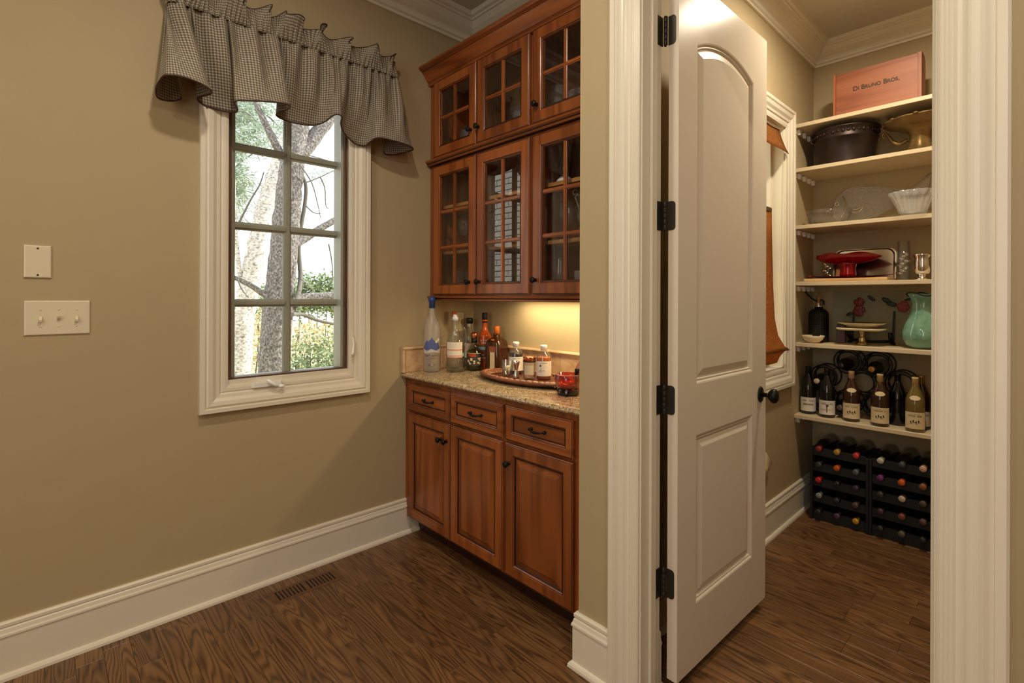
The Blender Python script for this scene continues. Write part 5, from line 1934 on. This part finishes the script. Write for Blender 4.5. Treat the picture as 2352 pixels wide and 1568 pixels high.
W_, H_ = 0.432, 0.288
tg = M['traysheet'] = thin_glass('tray_glass', (0.93, 0.96, 0.94), 0.06, 1.6, None, 0.04)
m = MB()
q = lambda i, d: [gp(i, i, d), gp(W_ - i, i, d), gp(W_ - i, H_ - i, d), gp(i, H_ - i, d)]
m.rings([q(0, 0.004), q(0, 0), q(0.004, -0.001)], True, True, False)
m.rings([q(0.004, -0.001), q(0.045, 0.012)], True, False, True)
m.build('glass_sheet', tg, gt)
rose = plain('rose_paint', (116, 26, 20), 0.5, bump=0.6, bscale=90, var=0.35)
rose2 = plain('orange_rose_paint', (140, 50, 28), 0.5, bump=0.6, bscale=90, var=0.35)
lgreen = plain('leaf_paint', (30, 44, 30), 0.5, bump=0.4, bscale=80, var=0.35)


def bloom(a, b, r, mat, seed):
    rg = random.Random(seed)
    o = None
    m = MB()
    c = gp(a, b, -0.004)
    m.ball((0, 0, 0), (0.005, r * 0.6, r * 0.6), 12, 8)
    for k in range(7):
        t = 2 * PI * k / 7 + rg.random()
        m2 = MB().ball((0, r * 0.55 * math.cos(t), r * 0.55 * math.sin(t)), (0.004, r * 0.45, r * 0.45), 10, 6)
        i = m.addv(m2.v)
        for f in m2.f:
            m.face([i + w for w in f], 0, True)
    m.shift(c)
    return m.build('painted_rose', mat, gt)


bloom(0.148, 0.216, 0.030, rose, 1)
bloom(0.150, 0.160, 0.036, rose, 2)
bloom(0.372, 0.190, 0.034, rose2, 3)
for a, b, l, w, ang_ in ((0.212, 0.240, 0.026, 0.010, -0.7), (0.292, 0.225, 0.032, 0.014, -0.6), (0.315, 0.205, 0.030, 0.014, -0.35), (0.10, 0.14, 0.022, 0.010, 0.5), (0.40, 0.235, 0.026, 0.007, 0.25)):
    e = MB().ball((0, 0, 0), (0.003, l, w), 10, 6)
    e.xform(Matrix.Translation(gp(a, b, -0.003)) @ Matrix.Rotation(-ang_, 4, 'X'))
    e.build('painted_leaf', lgreen, gt)
es = thing('plate_easel', 'black easel holding the painted glass tray', 'easel', (3.76, 0.76, z))
for a in (0.115, 0.325):
    y_ = 0.972 - a
    pts = spline([(3.70, y_, z + 0.075), (3.705, y_, z + 0.045), (3.735, y_, z + 0.030), (3.755, y_ , z + 0.012), (3.745, y_ + (0.012 if a < 0.2 else -0.012), z + 0.004)], 5)
    MB().tube(pts, [0.010] * 21, 8).build('easel_foot', 'black', es)
    MB().tube([(3.765, y_, z + 0.01), (3.785, y_, z + 0.035), (3.822, y_, z + 0.20)], 0.007, 8).build('easel_post', 'black', es)
MB().tube([(3.757, 0.858, z + 0.020), (3.752, 0.752, z + 0.012), (3.757, 0.646, z + 0.020)], 0.008, 8).build('easel_bar', 'black', es)
ck2 = thing('cake_stand', 'silver pedestal stand with square rim below a scalloped cream plate', 'cake stand', (3.612, 0.768, z))
MB().lathe([(0, 0), (0.034, 0), (0.036, 0.006), (0.026, 0.014), (0.020, 0.026), (0.024, 0.036), (0.015, 0.048), (0.013, 0.062), (0.020, 0.078), (0.016, 0.088)], 26).build('pedestal', plain('aged_silver', (180, 156, 110), 0.22, 1.0), ck2, world=False)
MB().lathe([(0.0, 0.086), (0.10, 0.088), (0.118, 0.092), (0.120, 0.102), (0.116, 0.103), (0.10, 0.098), (0, 0.096)], 40, power=5.0).build('stand_top', 'cream', ck2, world=False)
o = MB().lathe([(0, 0.0), (0.055, 0.0), (0.085, 0.012), (0.118, 0.026), (0.120, 0.029), (0.085, 0.016), (0.055, 0.005), (0, 0.004)], 72, wob=lambda a, k: 0.055 * abs(math.sin(6 * a)) if k in (3, 4) else 0).build('scalloped_plate', 'cream')
o.location = (3.612, 0.768, z + 0.1035)
tag(o, 'cream plate with a scalloped edge on the silver pedestal stand', 'plate')
o = MB().lathe([(0, 0), (0.026, 0), (0.030, 0.006), (0.031, 0.018), (0.027, 0.018), (0.024, 0.008), (0, 0.006)], 28, wob=lambda a, k: 0.03 * math.cos(10 * a)).build('silver_dish', 'silver')
o.location = (3.612, 0.768, z + 0.1085)
tag(o, 'tiny silver dish in the middle of the scalloped plate', 'dish')
o = thing('violet_candle', 'small violet block candle behind the scalloped plate', 'candle', (3.70, 0.885, z))
MB().box((3.68, 0.872, z), (3.715, 0.918, z + 0.115), bev=0.003).build('wax', plain('violet_wax', (92, 70, 74), 0.4), o)
MB().tube([(3.698, 0.895, z + 0.114), (3.698, 0.896, z + 0.124)], 0.001, 5).build('wick', 'ink', o)
vs = thing('green_vase', 'pear-shaped turquoise green glass vase with a dark wavy rim on the fifth pantry shelf', 'vase', (3.610, 0.478, z))
vg = NT('turquoise_glass')
vg.set(vg.ramp(vg.noise(vg.coords('Object'), 14, 3), [(0.35, lin((104, 150, 122))), (0.65, lin((134, 176, 150)))]), 0.07, 0.0, 0.8)
MB().lathe([(0, 0.004), (0.055, 0.0), (0.078, 0.016), (0.096, 0.05), (0.098, 0.085), (0.088, 0.125), (0.070, 0.170), (0.056, 0.215), (0.052, 0.250), (0.060, 0.285), (0.072, 0.305), (0.068, 0.305), (0.049, 0.25), (0.052, 0.215), (0.084, 0.12), (0.092, 0.06), (0, 0.012)], 40,
           wob=lambda a, k: 0.06 * math.cos(3 * a) if k in (9, 10, 11) else 0).build('body', vg.m, vs, world=False)
rim = []
for k in range(60):
    a = 2 * PI * k / 60
    r = 0.072 * (1 + 0.10 * math.cos(3 * a))
    rim.append((r * math.cos(a), r * math.sin(a), 0.303 + 0.010 * math.sin(3 * a + 0.6)))
MB().tube(rim, 0.0035, 6, loop=True).build('rim', plain('dark_green_rim', (34, 48, 36), 0.2), vs, world=False)
vs.location = (3.610, 0.478, z)

# ------------------------------------------------------------------ wine on the lowest shelf
z = SZ[5] + 0.0005
WB = [(0, 0.012), (0.02, 0.006), (0.040, 0.0), (0.0435, 0.004), (0.0440, 0.150), (0.0425, 0.172), (0.036, 0.196), (0.026, 0.222), (0.0185, 0.240), (0.0150, 0.255), (0.0145, 0.284), (0.0158, 0.286), (0.0158, 0.294), (0, 0.295)]
FOIL = [(0.0156, 0.252), (0.0152, 0.284), (0.0164, 0.286), (0.0164, 0.2945), (0.0150, 0.2958), (0, 0.2958)]
darkglass = plain('dark_wine_glass', (22, 22, 18), 0.1, var=0.2, spec=0.6)
whitewine = plain('white_wine_glass', (112, 96, 46), 0.08, var=0.2, spec=0.6)
rosewine = plain('rose_wine_glass', (58, 36, 24), 0.08, var=0.2, spec=0.6)
blackfoil = plain('black_foil', (18, 18, 18), 0.35)
creamfoil = plain('cream_foil', (206, 176, 122), 0.45)
goldfoil = plain('gold_foil', (170, 134, 70), 0.3, 0.8)


def standing(name, label, x, y, glass, foil, lab, z0, z1, neck=None, mark=None):
    t = thing(name, label, 'bottle', (x, y, z))
    MB().lathe(WB, 28).build('body', glass, t, world=False)
    MB().lathe(FOIL, 20).build('foil', foil, t, world=False)
    if lab:
        l = label_on(t, 'label', lab, 0.0445, 1.25, z0, z1, x, y)
        l['label'] = 'paper front label'
        print_marks(t, 'greyink', 0.0449, z1 - 0.020, 0.010, 0.72, x, y, 11, 0, int(y * 1000))
        print_marks(t, 'greyink', 0.0449, z1 - 0.010, 0.003, 0.5, x, y, 9, 0, int(y * 900))
        if mark == 'sprig':
            for k in range(4):
                a = -0.42 + 0.26 * k
                zz = (z0 + z1) / 2 - 0.012 + 0.006 * (k % 2)
                label_on(t, 'sprig', 'ink', 0.0449, 0.07, zz - 0.004 * (k % 2), zz + 0.009, x, y, a)
                label_on(t, 'sprig', 'greyink', 0.0450, 0.13, zz - 0.006, zz - 0.002, x, y, a + 0.05)
        elif mark == 'figure':
            label_on(t, 'figure', plain('rust_figure', (110, 56, 36), 0.7), 0.0449, 0.06, z0 + 0.014, z1 - 0.022, x, y, -0.02)
            label_on(t, 'figure', 'ink', 0.0450, 0.15, z1 - 0.036, z1 - 0.026, x, y, 0.02)
            print_marks(t, 'greyink', 0.0449, z0 + 0.030, 0.006, 0.8, x, y, 9, 0, 8)
        elif mark == 'script':
            print_marks(t, 'ink', 0.0450, (z0 + z1) / 2, 0.012, 0.62, x, y, 7, 0, 21)
    if neck:
        mb = MB()
        rows = []
        a0 = facing(x, y)
        for k in range(9):
            u = -1 + 2 * k / 8
            h = 0.0125 * math.sqrt(max(0.02, 1 - u * u))
            rows.append([])
            for s in (-1, 1):
                zz = 0.186 + s * h
                # follow the sloping shoulder
                r = 0.0398 + (0.186 - zz) * 0.38 + 0.0009
                rows[-1].append((r * math.cos(a0 + u * 0.62), r * math.sin(a0 + u * 0.62), zz))
        mb.rings(rows, False, mats=[0] * 9, smooth=True)
        mb.build('shoulder_label', neck, t, world=False)
    return t


standing('wine_bottle', 'dark red-wine bottle with white label, lowest shelf nearest the corner', 3.585, 1.050, darkglass, blackfoil, 'paper', 0.018, 0.104, None, 'script')
standing('wine_bottle', 'dark red-wine bottle with a small reddish figure on its white label', 3.560, 0.938, darkglass, blackfoil, 'paper', 0.018, 0.104, None, 'figure')
standing('wine_bottle', 'rose wine bottle with oval shoulder label beside the figure-label bottle', 3.552, 0.808, rosewine, creamfoil, 'paperyellow', 0.018, 0.108, 'paperyellow', 'sprig')
standing('wine_bottle', 'cream-foil wine bottle with oval shoulder label, middle of the lowest shelf front', 3.540, 0.665, rosewine, creamfoil, 'paperyellow', 0.018, 0.108, 'paperyellow', 'sprig')
standing('wine_bottle', 'pale white wine bottle with oval shoulder label next to the door casing', 3.535, 0.505, whitewine, creamfoil, 'paperyellow', 0.018, 0.108, 'paperyellow', 'sprig')
standing('wine_bottle', 'bottle with bronze foil half hidden behind the white wine bottle', 3.640, 0.492, rosewine, goldfoil, 'paperyellow', 0.018, 0.100)
standing('wine_bottle', 'red wine bottle with pale label cut off by the door casing', 3.592, 0.400, rosewine, blackfoil, 'paper', 0.030, 0.128)
standing('wine_bottle', 'plain black bottle without label behind the cream-foil bottles', 3.640, 0.600, darkglass, blackfoil, None, 0, 0)

# scrolled iron ring holder
wh = thing('ring_wine_holder', 'black wrought-iron wine holder made of stacked rings behind the standing bottles', 'wine rack', (3.70, 0.79, z))
RR = 0.074
centres = [(1.010, 0.0795), (0.866, 0.0795), (0.712, 0.0795), (0.558, 0.0795), (0.994, 0.226), (0.786, 0.212), (0.596, 0.226), (0.863, 0.335), (0.709, 0.328)]
for (cy, cz) in centres:
    m = MB()
    for xx, rr in ((3.700, RR), (3.710, RR * 0.80), (3.800, RR)):
        m.torus((xx, cy, z + cz), rr, 0.0042, 'x', 32, 7)
    for k in range(4):
        a = PI / 4 + PI / 2 * k
        m.tube([(3.700, cy + RR * math.cos(a), z + cz + RR * math.sin(a)), (3.800, cy + RR * math.cos(a), z + cz + RR * math.sin(a))], 0.003, 6)
        m.tube([(3.700, cy + RR * math.cos(a), z + cz + RR * math.sin(a)), (3.710, cy + RR * 0.8 * math.cos(a + 0.3), z + cz + RR * 0.8 * math.sin(a + 0.3))], 0.003, 6)
    m.build('ring', 'iron', wh)


# bottles lying neck forward: shared meshes, own foil colour
LB = [(0, 0.012), (0.02, 0.006), (0.034, 0.0), (0.0370, 0.004), (0.0375, 0.180), (0.0360, 0.196), (0.028, 0.212), (0.0185, 0.226), (0.0150, 0.240), (0.0145, 0.284), (0.0158, 0.286), (0.0158, 0.294), (0, 0.295)]
lying_body = MB().lathe([(r, 0.295 - zz) for r, zz in LB][::-1], 22, (0, 0, 0), 'x')
lying_foil = MB().lathe([(0, -0.0008), (0.0150, -0.0008), (0.0164, 0.0005), (0.0164, 0.009), (0.0152, 0.011), (0.0156, 0.043)], 18, (0, 0, 0), 'x')
proto = None
FOILS = {}


def foil_mat(rgb):
    if rgb not in FOILS:
        FOILS[rgb] = plain('bottle_cap_foil', rgb, 0.35, 0.15, var=0.12)
    return FOILS[rgb]


def lying(label, x, y, zc, rgb, group, glass=None, scale=1.0):
    global proto
    if proto is None:
        t = thing('wine_bottle', label, 'bottle', (x, y, zc), group)
        lying_body.build('body', darkglass, t, world=False)
        lying_foil.build('foil', blackfoil, t, world=False)
        proto = t
    else:
        t = dup(proto, (x, y, zc), label)
        t['group'] = group
    for c in t.children:
        c.material_slots[0].link = 'OBJECT'
        c.material_slots[0].material = foil_mat(rgb) if c.name.startswith('foil') else (glass or darkglass)
    return t


G1 = 'bottles in the iron ring holder'
lying('wine bottle with a pale gold cap lying in the corner-side ring of the iron holder', 3.551, 0.994, z + 0.212, (196, 178, 140), G1)
lying('wine bottle with a gold cap lying in the upper ring of the iron holder', 3.552, 0.709, z + 0.316, (176, 130, 62), G1)
lying('wine bottle with a dull brown cap lying in the low ring of the iron holder', 3.552, 0.869, z + 0.066, (92, 78, 72), G1)
lying('wine bottle with a black cap lying in the upper corner-side ring of the iron holder', 3.553, 0.863, z + 0.322, (26, 24, 22), G1)

# ------------------------------------------------------------------ black racks on the pantry floor
ROWZ = [0.448, 0.352, 0.258, 0.160, 0.064]
RACKS = [('in the corner black rack', 1.018, 0.714, [0.966, 0.870, 0.774]), ('in the casing-side black rack', 0.7125, 0.404, [0.6545, 0.557, 0.465])]
CAPS = [[[(150, 52, 50), (186, 146, 52), (206, 58, 62)], [(60, 60, 62), (210, 92, 34), (92, 100, 98)], [(200, 44, 48), (40, 38, 32), (66, 46, 74)], [(140, 144, 138), (50, 46, 48), (96, 72, 72)], [(44, 44, 46), (84, 62, 82), (206, 156, 40)]],
        [[(200, 200, 176), (70, 78, 76), (216, 172, 146)], [(112, 56, 116), (220, 96, 30), (150, 96, 56)], [(70, 60, 54), (208, 190, 168), (92, 76, 66)], [(78, 54, 66), (136, 76, 62), (104, 76, 70)], [(52, 48, 44), (104, 96, 82), (46, 44, 42)]]]
CAPW = [[['dull red', 'mustard gold', 'bright red'], ['dark grey', 'orange', 'grey green'], ['scarlet', 'black and olive', 'dim purple'], ['light grey', 'charcoal', 'brown ringed'], ['slate', 'dusky violet', 'big yellow']],
        [['ivory', 'dark teal grey', 'pale pink'], ['purple', 'vivid orange', 'brown'], ['umber', 'white and copper', 'taupe'], ['plum', 'rusty pink', 'dull rose'], ['dark brown', 'khaki', 'soot grey']]]
ROWN = ['top', 'second', 'third', 'fourth', 'bottom']
COLN = ['nearest the corner', 'middle', 'nearest the casing']
for r, (where, ya, yb, cols) in enumerate(RACKS):
    t = thing('wine_rack', 'black scalloped five-row wine rack standing on the pantry floor, ' + ('in the corner' if r == 0 else 'beside the door casing'), 'wine rack', (3.66, (ya + yb) / 2, 0), 'black wine racks on the pantry floor')
    for yy in (ya - 0.014, yb):
        MB().box((3.515, yy, 0.0005), (3.80, yy + 0.014, 0.44), bev=0.002).build('side_panel', 'rack', t)
    for k, zr in enumerate(ROWZ):
        for xx in (3.530, 3.765):
            m = MB()
            rad = 0.0172 if xx < 3.6 else 0.0385
            prof_t = []
            n = 60
            for j in range(n + 1):
                y_ = yb + 0.0145 + (ya - 0.0145 - yb - 0.0145) * j / n
                d = min(abs(y_ - c) for c in cols)
                zz = zr - (math.sqrt(max(rad * rad - d * d, 0)) if d < rad else 0.0) - 0.0006
                prof_t.append((y_, zz))
            bot = zr - (0.050 if k < 4 else 0.062)
            ra_ = [(xx, y_, zz) for y_, zz in prof_t] + [(xx, prof_t[-1][0], bot), (xx, prof_t[0][0], bot)]
            m.rings([ra_, [(p[0] + 0.012, p[1], p[2]) for p in ra_]], True, True, True)
            m.build('scalloped_rail', 'rack', t)
    MB().box((3.800, yb, 0.0005), (3.806, ya, 0.44)).build('back_panel', 'rack', t)
    rg = random.Random(11 + r)
    for k, zr in enumerate(ROWZ):
        for j, yc in enumerate(cols):
            lying('wine bottle with %s cap %s, %s row, %s' % (CAPW[r][k][j], where, ROWN[k], COLN[j]),
                  3.492 + rg.uniform(-0.006, 0.012), yc, zr, CAPS[r][k][j], 'bottles in the black racks', darkglass)

# ------------------------------------------------------------------ outdoors
rng = random.Random(5)
struct('ground', MB().box((-12, 2.75, -0.75), (22, 40, -0.65)), 'lawn', 'sunlit pale lawn outside the window')

# white painted brick wing of the house, seen mirrored in the cabinet glass
we = struct('wall_exterior', MB().box((-1.25, 2.75, -0.7), (-0.815, 6.6, 4.2)), 'mortar', 'white painted brick wing of the house outside')
bm_ = MB().box((0, 0, 0), (0.016, 0.203, 0.062), bev=0.003)
first = None
zz = 1.20
row = 0
while zz < 3.45:
    yy = 3.75 + (0.1065 if row % 2 else 0)
    while yy < 5.45:
        if first is None:
            first = bm_.build('brick', 'whitebrick', we, world=False)
            o = first
        else:
            o = first.copy()
            COL.objects.link(o)
        o.location = (-0.815 + rng.uniform(-0.003, 0.0), yy, zz)
        yy += 0.213
    zz += 0.072
    row += 1


def limb(pts, r0, r1, n=10, rough=0.0, per=5):
    sp_ = spline(pts, per)
    N_ = len(sp_)
    rad = [r0 + (r1 - r0) * k / (N_ - 1) for k in range(N_)]
    m = MB().tube(sp_, rad, n)
    if rough:
        m.v = [tuple(V(p) * 1.0 + V((noise.noise(V(p) * 9), noise.noise(V(p) * 9 + V((7, 1, 3))), 0)) * rough) for p in m.v]
    return m


def far(px, py, Y):
    """a point outdoors on the sight line through the window, at depth y (used to lay the trees out)"""
    yaw, roll, f = 0.7551, 0.003395, 1160.43
    d = V((math.sin(yaw), math.cos(yaw), 0))
    r0 = V((math.cos(yaw), -math.sin(yaw), 0))
    r = r0 * math.cos(roll) + V((0, 0, 1)) * math.sin(roll)
    u = r.cross(d)
    v = d + r * ((px - 1176) / f) - u * ((py - 682.8) / f)
    t = Y / v.y
    return (v.x * t, Y, 1.37 + v.z * t)


def needles(name, mat, parent, centres, count, length, spread, seed, droop=0.0):
    rg = random.Random(seed)
    m = MB()
    for c, s in centres:
        for _ in range(count):
            p = V((c[0] + rg.gauss(0, s), c[1] + rg.gauss(0, s), c[2] + rg.gauss(0, s * 0.8)))
            d = V((rg.gauss(0, 1), rg.gauss(0, 1), rg.gauss(0, 0.6) - droop)).normalized() * length * rg.uniform(0.6, 1.3)
            w = V((rg.gauss(0, 1), rg.gauss(0, 1), rg.gauss(0, 1))).cross(d)
            if w.length < 1e-6:
                continue
            w = w.normalized() * length * spread
            i = m.addv([p - w * 0.4, p + d * 0.5 - w, p + d, p + d * 0.5 + w])
            m.face((i, i + 1, i + 2, i + 3))
    o = m.build(name, mat, parent, fix=False)
    o['kind'] = 'stuff'
    return o


TY = 8.55
tr1 = thing('oak_tree', 'large grey-barked tree forking just outside the kitchen window', 'tree', (2.75, TY, -0.65))
A = lambda px, py, dy=0.0: far(px, py, TY + dy)
tp = [A(622, 1010), A(628, 860), A(640, 700), A(655, 540), A(668, 400), A(682, 310), A(690, 230), A(700, 120)]
limb(tp, 0.250, 0.150, 18, 0.03, 8).build('trunk', 'bark', tr1)
limb([A(676, 370), A(705, 335), A(745, 285), A(785, 225), A(830, 150)], 0.14, 0.09, 12, 0.02).build('branch', 'bark', tr1)
limb([A(650, 365, 0.1), A(632, 330), A(610, 285), A(590, 240), A(570, 190)], 0.07, 0.035, 8).build('branch', 'bark', tr1)
limb([A(672, 700, -0.1), A(700, 684), A(740, 681), A(790, 676), A(850, 672)], 0.085, 0.065, 10, 0.01).build('branch', 'bark', tr1)
limb([A(670, 562, -0.1), A(700, 548), A(735, 525), A(775, 502), A(830, 470)], 0.075, 0.045, 9).build('branch', 'bark', tr1)
limb([A(640, 690, -0.2), A(610, 678), A(575, 655), A(530, 634), A(480, 615)], 0.055, 0.028, 8).build('branch', 'bark', tr1)
limb([A(670, 722, -0.3), A(695, 722), A(725, 734), A(770, 744), A(830, 750)], 0.035, 0.02, 7).build('branch', 'twig', tr1)
limb([A(680, 700, -0.4), A(690, 640), A(686, 560), A(700, 470), A(702, 425), A(690, 395), A(675, 370)], 0.042, 0.024, 7).build('branch', 'twig', tr1)
for pts in ([(700, 420), (722, 412), (745, 402), (770, 390)], [(735, 405), (746, 432), (748, 470), (755, 480)], [(702, 472), (720, 488), (738, 490)], [(690, 640), (705, 652), (725, 674)], [(700, 355), (730, 362), (762, 372)], [(585, 250), (612, 282), (640, 320)], [(530, 255), (565, 258), (590, 280)], [(545, 640), (556, 665), (572, 685)],
            [(690, 380), (716, 420), (730, 470), (736, 500)], [(755, 560), (762, 600), (764, 640), (756, 660)]):
    limb([A(p[0], p[1], -0.3) for p in pts], 0.013, 0.006, 5).build('twig', 'twig', tr1)
needles('needle_sprays', 'needle', tr1, [(A(720 + 14 * k, 402 - 5 * k, -0.2), 0.07) for k in range(4)] + [(A(738, 420, -0.2), 0.06)], 70, 0.10, 0.04, 2, 0.5)

tr2 = thing('sycamore_tree', 'pale flaking-barked tree leaning up behind the grey trunk', 'tree', (2.6, 10.2, -0.65))
B = lambda px, py, dy=0.0: far(px, py, 10.2 + dy)
limb([B(545, 1010), B(550, 860), B(562, 720), B(582, 610), B(604, 500), B(630, 410), B(662, 320), B(690, 240)], 0.20, 0.13, 18, 0.04, 7).build('trunk', 'palebark', tr2)
limb([B(562, 700), B(548, 610), B(540, 520), B(536, 420), B(532, 300)], 0.05, 0.03, 8).build('branch', 'palebark', tr2)
limb([B(545, 520), B(575, 460), B(596, 425), B(606, 395)], 0.022, 0.012, 6).build('branch', 'twig', tr2)

tr3 = thing('pine_tree', 'hanging pine foliage at the upper part of the window', 'tree', (2.3, 11.5, -0.65))
Cc = lambda px, py, dy=0.0: far(px, py, 11.5 + dy)
limb([Cc(505, 1000), Cc(506, 700), Cc(512, 400), Cc(520, 100)], 0.13, 0.08, 10).build('trunk', 'bark', tr3)
for pts in ([(512, 210), (560, 225), (610, 262), (640, 290)], [(508, 300), (550, 290), (590, 270)], [(510, 400), (538, 420), (552, 470)], [(510, 430), (545, 380), (585, 350)]):
    limb([Cc(*p) for p in pts], 0.03, 0.012, 6).build('branch', 'twig', tr3)
cs = []
for _ in range(90):
    px = rng.uniform(525, 655)
    py = rng.uniform(215, 335) if rng.random() < 0.6 else rng.uniform(330, 520)
    if py > 330 and px > 575 - (py - 330) * 0.16:
        px = rng.uniform(522, 560)
    cs.append((Cc(px, py, rng.uniform(-0.6, 0.6)), 0.13))
needles('needle_sprays', 'needle', tr3, cs, 46, 0.24, 0.05, 3, 0.35)


def bush(name, label, px0, px1, py0, py1, Y, mat, n, leafsize, seed, stems=6):
    rg = random.Random(seed)
    a, b = far(px0, py1, Y), far(px1, py0, Y)
    t = thing(name, label, 'shrub', ((a[0] + b[0]) / 2, Y, -0.65))
    c = []
    for _ in range(n):
        px, py = rg.uniform(px0, px1), rg.uniform(py0, py1)
        u = abs((px - (px0 + px1) / 2) / ((px1 - px0) / 2))
        py = py0 + (py - py0) + (py1 - py0) * 0.25 * u * u * rg.random()
        c.append((far(px, min(py, py1), Y + rg.uniform(-0.4, 0.4)), 0.16))
    needles('foliage', mat, t, c, 22, leafsize, 0.28, seed)
    for k in range(stems):
        px = px0 + (px1 - px0) * (k + 0.5) / stems
        e = far(px + rg.uniform(-10, 10), py0 + (py1 - py0) * rg.uniform(0.1, 0.6), Y)
        g = V((a[0] + (b[0] - a[0]) * (k + 0.5) / stems, Y, -0.66))
        limb([tuple(g), tuple(g.lerp(V(e), 0.5) + V((rg.uniform(-0.1, 0.1), 0, 0))), e], 0.02, 0.008, 5).build('stem', 'twig', t)
    return t


bush('evergreen_shrub', 'dense green shrub seen beyond the horizontal branch', 676, 800, 640, 712, 15.0, 'shrubleaf', 150, 0.13, 21)
bush('autumn_shrub', 'yellow-leaved shrub low in the window beside the grey trunk', 672, 800, 745, 812, 13.6, 'yellowleaf', 50, 0.10, 22)
bush('leafy_shrub', 'tangled green shrub at the bottom of the window', 668, 800, 780, 890, 11.0, 'shrubleaf', 110, 0.09, 23, 9)
bush('dry_shrub', 'thin dry shrub between the two trunks', 572, 610, 715, 830, 13.4, 'yellowleaf', 36, 0.09, 24, 4)
bush('green_shrub', 'small green shrub behind the grey trunk', 588, 622, 660, 735, 15.6, 'shrubleaf', 34, 0.10, 25, 3)
